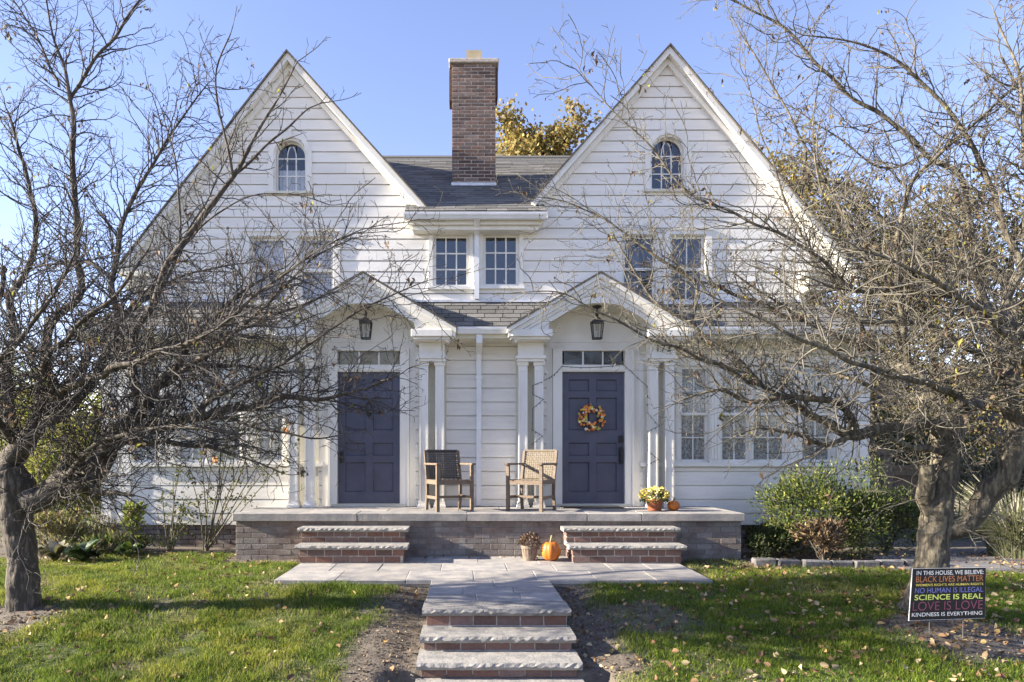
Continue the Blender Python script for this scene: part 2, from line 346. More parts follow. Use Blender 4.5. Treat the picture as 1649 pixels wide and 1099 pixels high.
walkstep(-.378, .912, 5.9, 6.275, .001)
zz = [(-.376, .905, 5.6, 6.0, -.155), (-.385, .91, 5.30, 5.7, -.285), (-.39, .915, 5.0, 5.4, -.415), (-.39, .92, 4.7, 5.1, -.545)]
for k, (a, b_, y0, y1, z) in enumerate(zz):
    walkstep(a, b_, y0, y1, z)
tops = [(-.34, .875, 5.945, -.055, -.155), (-.345, .875, 5.645, -.211, -.285), (-.35, .88, 5.345, -.341, -.415), (-.35, .88, 5.045, -.471, -.545)]
for k, (a, b_, y, zt, zb) in enumerate(tops):
    brickrow(fs_, a, b_, y, zb+.004, zt-zb-.004, M['brick'], .5*(k % 2), .205)
part('mortar', MB().box(-.33, .865, 5.951, 6.27, -.62, -.058).box(-.335, .865, 5.651, 5.955, -.62, -.214).box(-.34, .87, 5.351, 5.655, -.62, -.344).box(-.34, .87, 5.051, 5.355, -.62, -.474).box(-.34,.87,4.76,5.055,-.9,-.603), M['mortar'], fs_)

# ------------------------------------------------------------------ brick porch and its two flights
porch = thing('brick_porch', 'long grey brick porch with bluestone coping across the white house', 'porch', (.3, 9.7, -.06))
PX0, PX1, PYF = -3.12, 3.73, 9.10
part('mortar', MB().box(PX0+.05, PX1-.05, PYF+.050, 10.445, -.2, .468), M['dkmortar'], porch)
n = 7; hz = (.468+.06)/n
for i in range(n):
    brickrow(porch, PX0+.04, PX1-.04, PYF+.045, -.06+i*hz, hz, M['greybrick'], .5*(i % 2), .213, .008)
    if i < 7: brickrow(porch, PYF+.10, 10.44, PX0+.04, -.06+i*hz, hz, M['greybrick'], .5*((i+1) % 2), .213, .008, axis='y', side=-1)
xs = [PX0, -1.45, .02, 1.62, 2.35, PX1]
for a, b_ in zip(xs[:-1], xs[1:]):
    inst('coping_stone', cbmesh(b_-a-.004, .42, .108, M['blue'], .008, .002), ((a+b_)/2, PYF+.21, .526), porch)
ys = [PYF+.42, 9.97, 10.44]; xr = [[PX0, -2.2, -1.1, -.1, .9, 1.9, 2.8, PX1], [PX0, -2.6, -1.6, -.5, .5, 1.4, 2.4, 3.2, PX1]]
for k in range(2):
    for a, b_ in zip(xr[k][:-1], xr[k][1:]):
        inst('paver', cbmesh(b_-a-.008, ys[k+1]-ys[k]-.008, .05, M['blue'], .004, .002), ((a+b_)/2, (ys[k]+ys[k+1])/2, .554+random.uniform(-.001, .001)), porch)
def flight(label, tx0, tx1, ux0, ux1):
    r = thing('brick_steps', label, 'steps', ((tx0+tx1)/2, 8.8, 0), 'brick steps up to the porch')
    part('tread', nose(tx0, tx1, 8.50, 8.82, .222, .052), M['bluetread'], r)
    part('tread', nose(ux0, ux1, 8.80, 9.14, .412, .052), M['bluetread'], r)
    part('mortar', MB().box(tx0+.06, tx1-.06, 8.556, 9.13, .002, .168).box(ux0+.05, ux1-.05, 8.856, 9.135, .168, .358), M['mortar'], r)
    for i in range(2): brickrow(r, tx0+.05, tx1-.05, 8.55, .004+i*.082, .082, M['brick'], .5*(i % 2), .213, .012)
    for i in range(2): brickrow(r, ux0+.04, ux1-.04, 8.85, .224+i*.067, .067, M['brick'], .5*((i+1) % 2), .213, .012)
    for i in range(2):
        for xx, sd_ in ((tx0+.05, -1), (tx1-.05, 1)): brickrow(r, 8.605, 9.13, xx, .004+i*.082, .082, M['brick'], .5*(i % 2), .213, .012, axis='y', side=sd_)
        for xx, sd_ in ((ux0+.04, -1), (ux1-.04, 1)): brickrow(r, 8.905, 9.13, xx, .224+i*.067, .067, M['brick'], .5*(i % 2), .213, .012, axis='y', side=sd_)
flight('brick steps below the plain blue door, bluestone treads', -2.135, -.727, -2.17, -.745)
flight('brick steps below the blue door with the wreath, beside the pumpkin', 1.29, 2.755, 1.265, 2.77)

# ------------------------------------------------------------------ house
YW = 10.45
house = thing('house', 'white clapboard double house with twin steep gables and a brick chimney', 'house', (.23, 13, -.05))
lin = lambda p, a, b_: a + (b_-a)*p
# gable outlines in the wall plane (x, z)
AL = (wx(463, 10.3), wz(86, 10.3)); ALi = (wx(684, 10.3), wz(332, 10.3)); ALo = (wx(190, 10.3), wz(434, 10.3))
AR = (wx(1078, 10.3), wz(76, 10.3)); ARi = (wx(860, 10.3), wz(322, 10.3)); ARo = (wx(1385, 10.3), wz(442, 10.3))
def sx(A, Bp, z): return A[0] + (Bp[0]-A[0])*(A[1]-z)/(A[1]-Bp[1])     # x on a rake at height z
UX0, UX1 = wx(253, YW), wx(1290, YW)             # upper storey corners
LX0, LX1 = wx(166, YW), wx(1400, YW)             # lower storey corners
ZFL = 3.70
class Opening:
    def __init__(s, x0, x1, z0, z1, arch=False): s.x0, s.x1, s.z0, s.z1, s.arch = x0, x1, z0, z1, arch
ops = []
def R(px0, px1, pyt, pyb, arch=False, Y=YW):
    o = Opening(wx(px0, Y), wx(px1, Y), wz(pyb, Y), wz(pyt, Y), arch); ops.append(o); return o
oAL = R(441, 495, 224, 310, True); oAR = R(1046, 1104, 218, 307, True)
oWL1, oWL2 = R(403, 461, 382, 488), R(480, 538, 382, 488)
oWR1, oWR2 = R(1001, 1057, 379, 488), R(1078, 1135, 379, 488)
oC1, oC2 = R(697, 756, 378, 463), R(777, 836, 377, 462)
lower_wins = [R(410, 456, 590, 744), R(282, 333, 590, 744), R(335, 388, 590, 744), R(208, 256, 590, 744),
              R(1094, 1142, 588, 744), R(1160, 1209, 588, 744), R(1211, 1268, 588, 744), R(1290, 1342, 588, 746)]
doorsO = []
CL, CR = -1.482, 1.949
for c in (CL, CR): doorsO.append(Opening(c-.70, c+.70, .5, 3.64)); ops.append(doorsO[-1])

def board(x00, x10, x01, x11, z0, z1, t0=.024, t1=.006, Y=YW, groove=True):
    """clapboard: bottom from x00 to x10, top from x01 to x11, thick at the foot"""
    if x10-x00 < .02 and x11-x01 < .02: return
    b = MB(); g = .0015; gr = min(.016, (z1-z0)*.35) if groove else .001; fz = (z1-gr-z0)/(z1-z0)
    xa, xb = lin(fz, x00, x01), lin(fz, x10, x11)
    rows = [(x00, x10, Y-t0, z0), (xa, xb, Y-t1, z1-gr), (xa, xb, (Y+.004 if groove else Y-t1), z1-gr-(.004 if groove else 0)), (x01, x11, (Y+.006 if groove else Y-t1), z1)]
    vs = []
    for a, c_, y, z in rows: vs += [(a+g, y, z), (c_-g, y, z)]
    for a, c_, y, z in rows: vs += [(a+g, Y+.013, z), (c_-g, Y+.013, z)]
    fs = []
    for i in range(3): fs += [(2*i, 2*i+1, 2*i+3, 2*i+2), (2*i, 2*i+2, 2*i+10, 2*i+8), (2*i+1, 2*i+9, 2*i+11, 2*i+3)]
    fs += [(0, 8, 9, 1), (6, 7, 15, 14)]
    b.add(vs, fs)
    part('clapboard', b, M['siding'], house)
def subtract(segs, x0, x1):
    out = []
    for a, b_ in segs:
        if x1 <= a or x0 >= b_: out.append((a, b_)); continue
        if x0 > a: out.append((a, x0))
        if x1 < b_: out.append((x1, b_))
    return out
def course(lo, hi, z0, z1, joints=()):
    """lo(z), hi(z): wall edge at height z; openings are cut exactly, arches along their chord"""
    def fill(za, zb, depth=0):
        hit = [o for o in ops if o.z0 < zb-1e-4 and o.z1 > za+1e-4 and o.x1 > lo(za)-.1 and o.x0 < hi(za)+.1]
        cuts = sorted({z for o in hit for z in (o.z0, o.z1) if za+.012 < z < zb-.012})
        if cuts and depth < 6: fill(za, cuts[0], depth+1); fill(cuts[0], zb, depth+1); return
        f0 = (za-z0)/(z1-z0); f1 = (zb-z0)/(z1-z0)
        t0 = lin(f0, .026, .021); t1 = lin(f1, .026, .021)
        edges = []
        for o in hit:
            cx = (o.x0+o.x1)/2; r = (o.x1-o.x0)/2
            def half(z):
                if not o.arch: return r
                h = z-(o.z1-r)
                return r if h <= 0 else math.sqrt(max(r*r-h*h, 0))
            edges.append((cx, half(za), half(zb)))
        edges.sort(); L0, L1 = lo(za), lo(zb)
        for cx, h0, h1 in edges:
            a0, a1 = cx-h0, cx-h1
            if a0 > L0-.001: seg(L0, a0, L1, a1, za, zb, t0, t1)
            if cx+h0 > L0: L0, L1 = cx+h0, cx+h1
        seg(L0, hi(za), L1, hi(zb), za, zb, t0, t1)
    def seg(a0, b0, a1, b1, za, zb, t0, t1):
        if b0-a0 < .03: return
        if b1 < a1: a1 = b1 = (a1+b1)/2
        js = sorted(j for j in joints if a0+.3 < j < b0-.3 and a1+.2 < j < b1-.2)
        for j in js:
            board(a0, j, a1, j, za, zb, t0, t1, groove=abs(zb-z1) < 1e-4); a0 = a1 = j
        board(a0, b0, a1, b1, za, zb, t0, t1, groove=abs(zb-z1) < 1e-4)
    fill(z0, z1)
EXP = .1665; Z_A = 5.172
k0 = int(math.floor((ZFL-.03-Z_A)/EXP)); zc = Z_A + k0*EXP
ins = .06
while zc < AR[1]-.12:
    z0, z1 = zc, zc+EXP; zt = z1
    J = [random.uniform(-4.6, 5.2) for _ in range(4)]
    zret = wz(440, YW)
    zmeet = ALi[1]-.05
    def clampL(z): return max(sx(AL, ALo, z)+ins, UX0 if z < zret else -99)
    def clampR(z): return min(sx(AR, ARo, z)-ins, UX1 if z < zret else 99)
    if z1 <= zmeet:
        course(clampL, clampR, z0, z1, J)
    else:
        for lo, hi, A in ((clampL, lambda z: sx(AL, ALi, z)-ins, AL), (lambda z: sx(AR, ARi, z)+ins, clampR, AR)):
            zt = min(z1, A[1]-.13)
            if zt > z0+.02: course(lo, hi, z0, zt, J)
    zc = z1
# lower storey boards: wings below the sills, middle panel at full height
LEXP = .2125; zl = 2.82 - 12*LEXP
tr0 = {}
for kk in range(0, 14):
    z0 = 2.82-LEXP*(12-kk); z1 = z0+LEXP
    zsill = 1.19
    if z0 < .3: z0 = .335
    if z1 <= z0: continue
    if z0 < zsill:
        zt = min(z1, zsill)
        if zt > z0+.02:
            for xa, xb in ((wx(216, YW), CL-.71), (CR+.71, wx(1344, YW))):
                course(lambda z: xa, lambda z: xb, z0, zt, [])
    if z1 > .6:
        xa, xb = CL+.71, CR-.71
        course(lambda z: xa, lambda z: xb, max(z0, .585), min(z1, 3.16), [])
# sheathing behind, side and rear walls, foundation
sh = MB()
def wallgrid(x0, x1, z0, z1):                     # backing with the openings left free
    xs = sorted({x0, x1, *[v for o in ops for v in (o.x0, o.x1) if x0 < v < x1]})
    zs = sorted({z0, z1, *[v for o in ops for v in (o.z0, o.z1) if z0 < v < z1]})
    for a, b_ in zip(xs[:-1], xs[1:]):
        for c, d in zip(zs[:-1], zs[1:]):
            mxx, mzz = (a+b_)/2, (c+d)/2
            if any(o.x0 < mxx < o.x1 and o.z0 < mzz < o.z1 for o in ops): continue
            sh.box(a, b_, YW+.014, YW+.08, c, d)
wallgrid(LX0+.03, LX1-.03, .3, 3.2); wallgrid(UX0+.03, UX1-.03, 3.2, 4.35)
part('sheathing', sh, M['siding'], house)
for sgn, X0_, X1_, zb, zt, ex in ((-1, LX0, LX0+.08, .335, 3.15, LEXP), (1, LX1-.08, LX1, .335, 3.15, LEXP), (-1, UX0, UX0+.08, 3.2, 4.4, EXP), (1, UX1-.08, UX1, 3.2, 4.4, EXP)):
    z = zb
    while z < zt-.02:
        z1 = min(z+ex, zt); X = X0_ if sgn < 0 else X1_
        b = MB(); t0, t1 = .024, .006
        b.add([(X+sgn*t0, YW+.05, z), (X+sgn*t0, 16.9, z), (X+sgn*t1, 16.9, z1+.003), (X+sgn*t1, YW+.05, z1+.003), (X-sgn*.06, YW+.05, z), (X-sgn*.06, 16.9, z), (X-sgn*.06, 16.9, z1+.003), (X-sgn*.06, YW+.05, z1+.003)],
              [(0, 1, 2, 3), (5, 4, 7, 6), (0, 4, 5, 1), (1, 5, 6, 2), (2, 6, 7, 3), (3, 7, 4, 0)])
        part('clapboard', b, M['siding'], house); z = z1
rear = MB().box(LX0, LX1, 16.91, 17.0, .3, 3.2).box(UX0, UX1, 16.91, 17.0, 3.2, 4.5)
for A, Li, Lo in ((AL, ALi, ALo), (AR, ARi, ARo)):
    rear.prism([(Lo[0], Lo[1]), (Li[0], Li[1]-.9), (Li[0], Li[1]), (A[0], A[1]-.1)], 'y', 16.92, 16.99)
part('rear_wall', rear, M['siding'], house)
part('floor_slab', MB().box(LX0+.1, LX1-.1, YW+.1, 16.9, .30, .36).box(LX0+.1, LX1-.1, YW+.1, 16.9, 3.1, 3.2).box(LX0+.1, LX1-.1, 11.9, 11.95, .36, 3.1).box(UX0+.1, UX1-.1, 11.9, 11.95, 3.2, 4.3), M['dark'], house)
found = part('foundation', MB().box(LX0+.05, LX1-.05, YW+.05, 16.9, -.3, .30), M['dkmortar'], house)
for i in range(6):
    for xa, xb in ((LX0+.03, PX0+.02), (PX1, LX1-.03)):
        brickrow(found, xa, xb, YW+.012, -.15+i*.0745, .0745, M['greybrick'], .5*(i % 2), .213, .009)
part('skirt_board', MB().box(LX0+.02, PX0+.3, YW-.035, YW+.01, .30, .334).box(PX1-.3, LX1-.02, YW-.035, YW+.01, .30, .334), M['trim'], house)
# corner boards
for xa, xb in ((166, 181), (194, 213), (1345, 1362), (1379, 1398)):
    p = MB().box(wx(xa, YW), wx(xb, YW), YW-.05, YW+.01, .36, 2.98); x0, x1 = wx(xa, YW), wx(xb, YW)
    p.box(x0-.012, x1+.012, YW-.065, YW+.011, .336, .46).box(x0-.012, x1+.012, YW-.065, YW+.011, 2.86, 2.93)
    part('corner_pilaster', p, M['trim'], house)
for xa, xb in ((wx(181, YW)+.002, wx(194, YW)-.002), (wx(1362, YW)+.002, wx(1379, YW)-.002), (wx(213, YW)+.002, wx(216, YW)), (wx(1342, YW), wx(1345, YW)-.002)):
    part('corner_panel', MB().box(xa, xb, YW-.02, YW+.01, .34, 2.98), M['trim'], house)
for X in (UX0, UX1):
    part('corner_board', MB().box(X-.05, X+.05, YW-.035, YW+.06, 3.66, 4.2), M['trim'], house)

# ------------------------------------------------------------------ roofs
RB = 17.2
def rake(A, Bp, sgn, y0=10.27):
    """roof slope from the apex A down to Bp, with a thick edge, rake boards and soffit"""
    d = Vector((Bp[0]-A[0], 0, Bp[1]-A[1])); d.normalize(); nrm = Vector((-d.z, 0, d.x));
    if nrm.z < 0: nrm = -nrm
    def off(p, k): return (p[0]+nrm.x*k, p[1]+nrm.z*k)
    ext = (Bp[0]+d.x*.06, Bp[1]+d.z*.06)
    part('gable_roof', MB().prism([off(A, 0), off(ext, 0), off(ext, .020), (A[0], A[1]+.020/abs(nrm.z))], 'y', y0-.03, RB), M['shingle_edge'], house)
    part('rake_board', MB().prism([(A[0], A[1]-.002), off(ext, -.002), off(ext, -.075), (A[0], A[1]-.075/abs(nrm.z))], 'y', y0, y0+.17), M['trim'], house)
    part('rake_frieze', MB().prism([(A[0], A[1]-.078/abs(nrm.z)), off(Bp, -.078), off(Bp, -.145), (A[0], A[1]-.145/abs(nrm.z))], 'y', y0+.10, y0+.17), M['trim'], house)
rake(AL, ALi, 1); rake(AL, ALo, -1); rake(AR, ARi, -1); rake(AR, ARo, 1)
# boxed eave returns at the outer corners
for X, sg in ((wx(205, 10.2), -1), (wx(1335, 10.2), 1)):
    x0, x1 = sorted((X, UX0 if sg < 0 else UX1)); zt = wz(437, 10.3); 
    part('eave_return', MB().box(x0-.05*(sg < 0), x1+.05*(sg > 0), 10.22, 16.9, zt-.30, zt-.02).box(x0-.08, x1+.08*(sg > 0), 10.18, 16.95, zt-.10, zt-.055), M['shaded_oldtrim'], house)
# main roof between the gables
S0 = (10.08, wz(341, 10.08)); PITCH = .675; DR = 3.45
def mz(y): return S0[1] + PITCH*(y-S0[0])
rx0, rx1 = wx(652, 10.08), wx(880, 10.08)
yr = S0[0]+DR
rf = part('main_roof', MB().add([(rx0, S0[0], S0[1]), (rx1, S0[0], S0[1]), (rx1, 10.45, mz(10.45)), (AR[0]-.15, yr, mz(yr)), (AL[0]+.15, yr, mz(yr)), (rx0, 10.45, mz(10.45)),
                               (AR[0]-.15, RB, mz(yr)-2.2), (AL[0]+.15, RB, mz(yr)-2.2)], [(0, 1, 2, 3, 4, 5), (4, 3, 6, 7)]), M['roofsheet'], house)
sl = math.atan(PITCH); CE = .140
CH0, CH1, CHY = wx(728, 11.45), wx(798, 11.45), 11.45
shingle_n = 0; rest = MB()
def shingle_piece(w_, e_, t=.008): return cbmesh(w_, e_, t, M['shingle'], .0015, .002, 3)
nC = int(DR/math.cos(sl)/CE)
for i in range(nC):
    ds = i*CE; ymid = S0[0]+(ds+CE*.55)*math.cos(sl)
    ydn = S0[0]+ds*math.cos(sl)
    f = max(0, min(1, (ymid-10.45)/(yr-10.45)))
    xa, xb = lin(f, rx0, AL[0]+.15), lin(f, rx1, AR[0]-.15)
    va = sx(AL, ALi, min(mz(ymid), AL[1])) if ymid > 10.45 else xa
    vb = sx(AR, ARi, min(mz(ymid), AR[1])) if ymid > 10.45 else xb
    xa, xb = max(xa, va-.1), min(xb, vb+.1)
    x = xa - random.uniform(0, .3)
    while x < xb:
        wd = .31; a, b_ = max(x, xa), min(x+wd-.004, xb)
        if b_-a > .05 and not (CHY-.02 < ymid < CHY+.5 and a > CH0-.02 and b_ < CH1+.02):
            loc = Vector(((a+b_)/2, ymid, mz(ymid)+.012+random.uniform(0, .003)))
            if shingle_n < 298:
                inst('shingle', shingle_piece(b_-a, CE*1.25), loc, rf, rot=(sl-.055, 0, 0)); shingle_n += 1
            else:
                rest.add([(a, ydn, mz(ydn)+.02), (b_, ydn, mz(ydn)+.02), (b_, ydn+CE*1.2*math.cos(sl), mz(ydn+CE*1.2*math.cos(sl))+.009), (a, ydn+CE*1.2*math.cos(sl), mz(ydn+CE*1.2*math.cos(sl))+.009),
                          (a, ydn, mz(ydn)+.011), (b_, ydn, mz(ydn)+.011)], [(0, 1, 2, 3), (4, 5, 1, 0)])
        x += wd
if rest.v: part('shingle_field', rest, M['shingle'], rf, kind='stuff')
part('ridge_shingles', MB().prism([(yr-.13, mz(yr)-.06), (yr, mz(yr)+.035), (yr+.13, mz(yr)-.05)], 'x', AL[0]+.3, AR[0]-.3), M['shingle'], rf)
def gutter(x0, x1, y, z, h=.085, d=.11):              # ogee gutter with a rolled lip and end caps
    prof = [(y+d, z), (y+d, z-h), (y+.03, z-h), (y+.012, z-h*.55), (y, z-h*.45), (y-.004, z-.012), (y-.004, z), (y+.006, z), (y+.008, z-h*.4), (y+.02, z-h*.5), (y+.034, z-h+.008), (y+d-.006, z-h+.008), (y+d-.006, z)]
    b = MB().prism(prof, 'x', x0, x1); b.box(x0-.004, x0+.004, y, y+d, z-h, z).box(x1-.004, x1+.004, y, y+d, z-h, z)
    return b
ug = part('gutter', gutter(rx0-.01, rx1+.01, 10.03, S0[1]-.02, .09, .10), M['metalwhite'], house)
part('eave_cornice', MB().box(rx0+.02, rx1-.02, 10.11, 10.44, S0[1]-.10, S0[1]-.012).box(rx0+.06, rx1-.06, 10.16, 10.44, S0[1]-.16, S0[1]-.103).box(rx0+.10, rx1-.10, 10.22, 10.44, S0[1]-.22, S0[1]-.163), M['trim'], house)
# chimney
ch = part('chimney', MB().box(CH0+.006, CH1-.006, CHY+.006, CHY+.548, 5.2, wz(101, CHY)), M['mortar'], house)
ztop = wz(103, CHY); zb = wz(296, CHY); hc = .0597; i = 0; z = ztop-hc
while z > zb-.25:
    if z > zb-.06: brickrow(ch, CH0, CH1, CHY, z, hc, M['chimbrick'], .5*(i % 2), .22, .015)
    brickrow(ch, CHY+.055, CHY+.55, CH0, z, hc, M['chimbrick'], .5*((i+1) % 2), .22, .015, axis='y', side=-1)
    brickrow(ch, CHY+.055, CHY+.55, CH1, z, hc, M['chimbrick'], .5*((i+1) % 2), .22, .015, axis='y', side=1)
    z -= hc; i += 1
part('flue_shoulder', MB().box(CH0-.05, CH0-.002, CHY+.12, CHY+.42, wz(156, CHY), ztop).box(CH1+.002, CH1+.045, CHY+.12, CHY+.42, wz(150, CHY), ztop), M['chimbrick'], ch)
part('chimney_cap', MB().cbox(CH0-.055, CH1+.055, CHY-.045, CHY+.595, ztop, ztop+.075, .012), M['mortar'], ch)
part('flue_liner', MB().prism([(wx(751, CHY+.2), CHY+.15), (wx(776, CHY+.2), CHY+.15), (wx(776, CHY+.2), CHY+.4), (wx(751, CHY+.2), CHY+.4)], 'z', ztop+.06, ztop+.32), M['ochre'], ch)
part('chimney_flashing', MB().box(CH0-.012, CH1+.012, CHY-.012, CHY-.002, zb-.12, zb+.015), M['flash'], ch)
# pent roof between the storeys
EY, EZ, TY, TZ = 9.95, 3.235, 10.44, 3.70
PS = (TZ-EZ)/(TY-EY); psl = math.atan(PS)
PX = 1.335; PAZ = 3.985; PFZ = 3.20; PY = 9.87       # portico half width, apex, foot, front
def ped(dx): return PAZ - (PAZ-PFZ)*abs(dx)/PX
pe0, pe1 = LX0-.24, LX1+.24
def pentx(z):                                        # free spans of the pent at height z
    h = PX*(PAZ-z)/(PAZ-PFZ)-.02; f = (z-EZ)/(TZ-EZ)
    return [(lin(f, pe0, UX0), CL-h), (CL+h, CR-h), (CR+h, lin(f, pe1, UX1))]
b = MB()
for (a0, b0), (a1, b1) in zip(pentx(EZ), pentx(TZ)):
    b.add([(a0, EY, EZ), (b0, EY, EZ), (b1, TY, TZ), (a1, TY, TZ), (a0, EY+.02, EZ-.03), (b0, EY+.02, EZ-.03), (b1, TY, TZ-.03), (a1, TY, TZ-.03)], [(0, 1, 2, 3), (4, 7, 6, 5), (0, 4, 5, 1), (0, 3, 7, 4), (1, 5, 6, 2)])
b.add([(pe0, EY, EZ), (UX0, TY, TZ), (UX0, 16.9, TZ), (pe0, 16.9, EZ)], [(0, 1, 2, 3)]); b.add([(pe1, EY, EZ), (UX1, TY, TZ), (UX1, 16.9, TZ), (pe1, 16.9, EZ)], [(3, 2, 1, 0)])
pr = part('pent_roof', b, M['roofsheet'], house)
slant = math.hypot(TZ-EZ, TY-EY); nP = 6; ce = slant/nP
for i in range(nP):
    s0 = i*ce; zm = EZ+(s0+ce*.5)*math.sin(psl); ym = EY+(s0+ce*.5)*math.cos(psl)
    for a, b_ in pentx(zm):
        x = a-random.uniform(0, .25)
        while x < b_:
            q0, q1 = max(x, a), min(x+.265, b_)
            if q1-q0 > .05: inst('shingle', shingle_piece(q1-q0-.005, ce*1.2, .010), ((q0+q1)/2, ym, zm+.014), pr, rot=(psl-.07, 0, 0))
            x += .27
part('flashing', MB().box(UX0, UX1, YW-.065, YW-.026, TZ-.005, TZ+.03), M['flash'], house)
def eaves(x0, x1, gut=True):
    part('soffit', MB().box(x0, x1, EY+.06, YW-.03, EZ-.16, EZ-.145).box(x0, x1, EY+.045, EY+.06, EZ-.16, EZ-.035), M['shaded_oldtrim'], house)
    if gut: part('gutter', gutter(x0, x1, EY-.06, EZ-.012, .10, .10), M['metalwhite'], house)
eaves(pe0, CL-PX-.02); eaves(CR+PX+.02, pe1)
eaves(wx(722, 9.9), wx(830, 9.9), False)
part('gutter', gutter(wx(737, 9.88), wx(816, 9.88), EY-.06, EZ-.012, .095, .10), M['metalwhite'], house)
for s_, X in ((-1, pe0), (1, pe1)): part('soffit', MB().box(min(X, X-s_*.28), max(X, X-s_*.28), EY+.05, 16.9, EZ-.165, EZ-.04), M['shaded_oldtrim'], house)
for xa, xb in ((LX0, CL-.705), (CR+.705, LX1)):
    part('frieze_board', MB().box(xa, xb, YW-.05, YW+.012, 2.94, 3.085).box(xa, xb, YW-.085, YW-.05, 2.90, 2.945), M['shaded_oldtrim'], house)
# downspouts
dx = wx(767.5, YW)
part('downspout', MB().box(dx-.036, dx+.036, YW-.10, YW-.028, 3.735, 4.72).prism([(10.07, S0[1]-.11), (10.14, S0[1]-.11), (10.14, 4.88), (YW-.028, 4.70), (YW-.10, 4.70), (10.07, 4.85)], 'x', dx-.042, dx+.042), M['metalwhite'], house)
dx = wx(771, YW)
part('downspout', MB().box(dx-.038, dx+.038, YW-.105, YW-.03, .60, 2.92).prism([(EY+.0, 3.13), (EY+.08, 3.13), (EY+.08, 3.07), (YW-.03, 2.90), (YW-.105, 2.90), (EY+.0, 3.0)], 'x', dx-.045, dx+.045).box(dx-.05, dx+.05, YW-.112, YW-.028, 2.52, 2.56).box(dx-.05, dx+.05, YW-.112, YW-.028, 1.0, 1.03), M['metalwhite'], house)
# ------------------------------------------------------------------ windows
def cloth(x0, x1, z0, z1, Y, pitch=.06, amp=.012, wave=True):
    b = MB(); n = max(2, int((x1-x0)/pitch*4)) if wave else 1
    xs = np.linspace(x0, x1, n+1); ph = random.uniform(0, 6)
    ys = [Y+amp*math.sin(ph+2*math.pi*(x-x0)/pitch*(1+.15*math.sin(x*9))) for x in xs]
    vs = [(x, y, z0) for x, y in zip(xs, ys)]+[(x, y, z1) for x, y in zip(xs, ys)]
    vs += [(x, y+.004, z0) for x, y in zip(xs, ys)]+[(x, y+.004, z1) for x, y in zip(xs, ys)]; k = n+1
    f = []
    for i in range(n): f += [(i, i+1, i+1+k, i+k), (i+2*k+1, i+2*k, i+3*k, i+3*k+1), (i+k, i+k+1, i+3*k+1, i+3*k), (i+1, i, i+2*k, i+2*k+1)]
    return b.add(vs, f)
def sashset(win, x0, x1, z0, z1, Y, cols, rows, gm, st=.045, mt=.018):
    b = MB().box(x0, x0+st, Y, Y+.035, z0, z1).box(x1-st, x1, Y, Y+.035, z0, z1).box(x0+st, x1-st, Y, Y+.035, z0, z0+st*1.1).box(x0+st, x1-st, Y, Y+.035, z1-st, z1)
    s = part('sash', b, M['trim'], win)
    a0, a1, c0, c1 = x0+st, x1-st, z0+st*1.1, z1-st
    pw = (a1-a0-(cols-1)*mt)/cols; phh = (c1-c0-(rows-1)*mt)/rows
    for i in range(1, cols): part('muntin', MB().box(a0+i*pw+(i-1)*mt, a0+i*(pw+mt), Y+.004, Y+.03, c0, c1), M['trim'], win)
    for j in range(1, rows): part('muntin', MB().box(a0, a1, Y+.006, Y+.028, c0+j*phh+(j-1)*mt, c0+j*(phh+mt)), M['trim'], win)
    for i in range(cols):
        for j in range(rows):
            xa = a0+i*(pw+mt); za = c0+j*(phh+mt)
            part('pane', MB().box(xa, xa+pw, Y+.014, Y+.019, za, za+phh), gm, win)
def casing(o, cw, head=.09, sill=True, name='window', left=True, right=True, Y=YW):
    b = MB()
    if left: b.box(o.x0-cw, o.x0, Y-.045, Y+.012, o.z0, o.z1)
    if right: b.box(o.x1, o.x1+cw, Y-.045, Y+.012, o.z0, o.z1)
    xa, xb = o.x0-(cw if left else 0), o.x1+(cw if right else 0)
    b.box(xa, xb, Y-.047, Y+.012, o.z1, o.z1+head)
    b.box(xa-.01, xb+.01, Y-.065, Y-.047, o.z1+head-.02, o.z1+head)
    w_ = part(name, b, M['trim'], house)
    part('jamb', MB().box(o.x0+.001, o.x0+.012, Y-.03, Y+.09, o.z0, o.z1).box(o.x1-.012, o.x1-.001, Y-.03, Y+.09, o.z0, o.z1).box(o.x0+.012, o.x1-.012, Y-.03, Y+.09, o.z1-.012, o.z1-.001), M['trim'], w_)
    if sill: part('sill', MB().box(xa-.015, xb+.015, Y-.075, Y+.06, o.z0-.045, o.z0-.001), M['trim'], w_)
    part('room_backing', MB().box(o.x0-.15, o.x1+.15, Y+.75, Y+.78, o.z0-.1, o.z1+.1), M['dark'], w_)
    return w_
for o in (oC1, oC2):
    w_ = casing(o, .062, .075); sashset(w_, o.x0+.013, o.x1-.013, o.z0+.004, o.z1-.014, YW+.02, 3, 3, M['glassdark'], .036, .02)
def hung(o, w_, cols, rows, gm):
    zm = (o.z0+o.z1)/2
    sashset(w_, o.x0+.013, o.x1-.013, zm-.02, o.z1-.014, YW+.02, cols, rows, gm, .038)
    sashset(w_, o.x0+.013, o.x1-.013, o.z0+.004, zm+.02, YW+.058, cols, rows, gm, .038)
for i, o in enumerate((oWL1, oWL2)):
    w_ = casing(o, .10 if i == 0 else .095, .085, left=True, right=(i == 1)); hung(o, w_, 1, 1, M['glass'])
    zm = (o.z0+o.z1)/2
    part('blind', cloth(o.x0+.02, o.x1-.02, zm-.02, o.z1-.02, YW+.13, .035, .004), M['blind'], w_)
    part('blind', cloth(o.x0+.02, o.x1-.02, o.z0+(.02 if i == 0 else .13), zm-.03, YW+.15, .035, .004), M['blindshade'], w_)
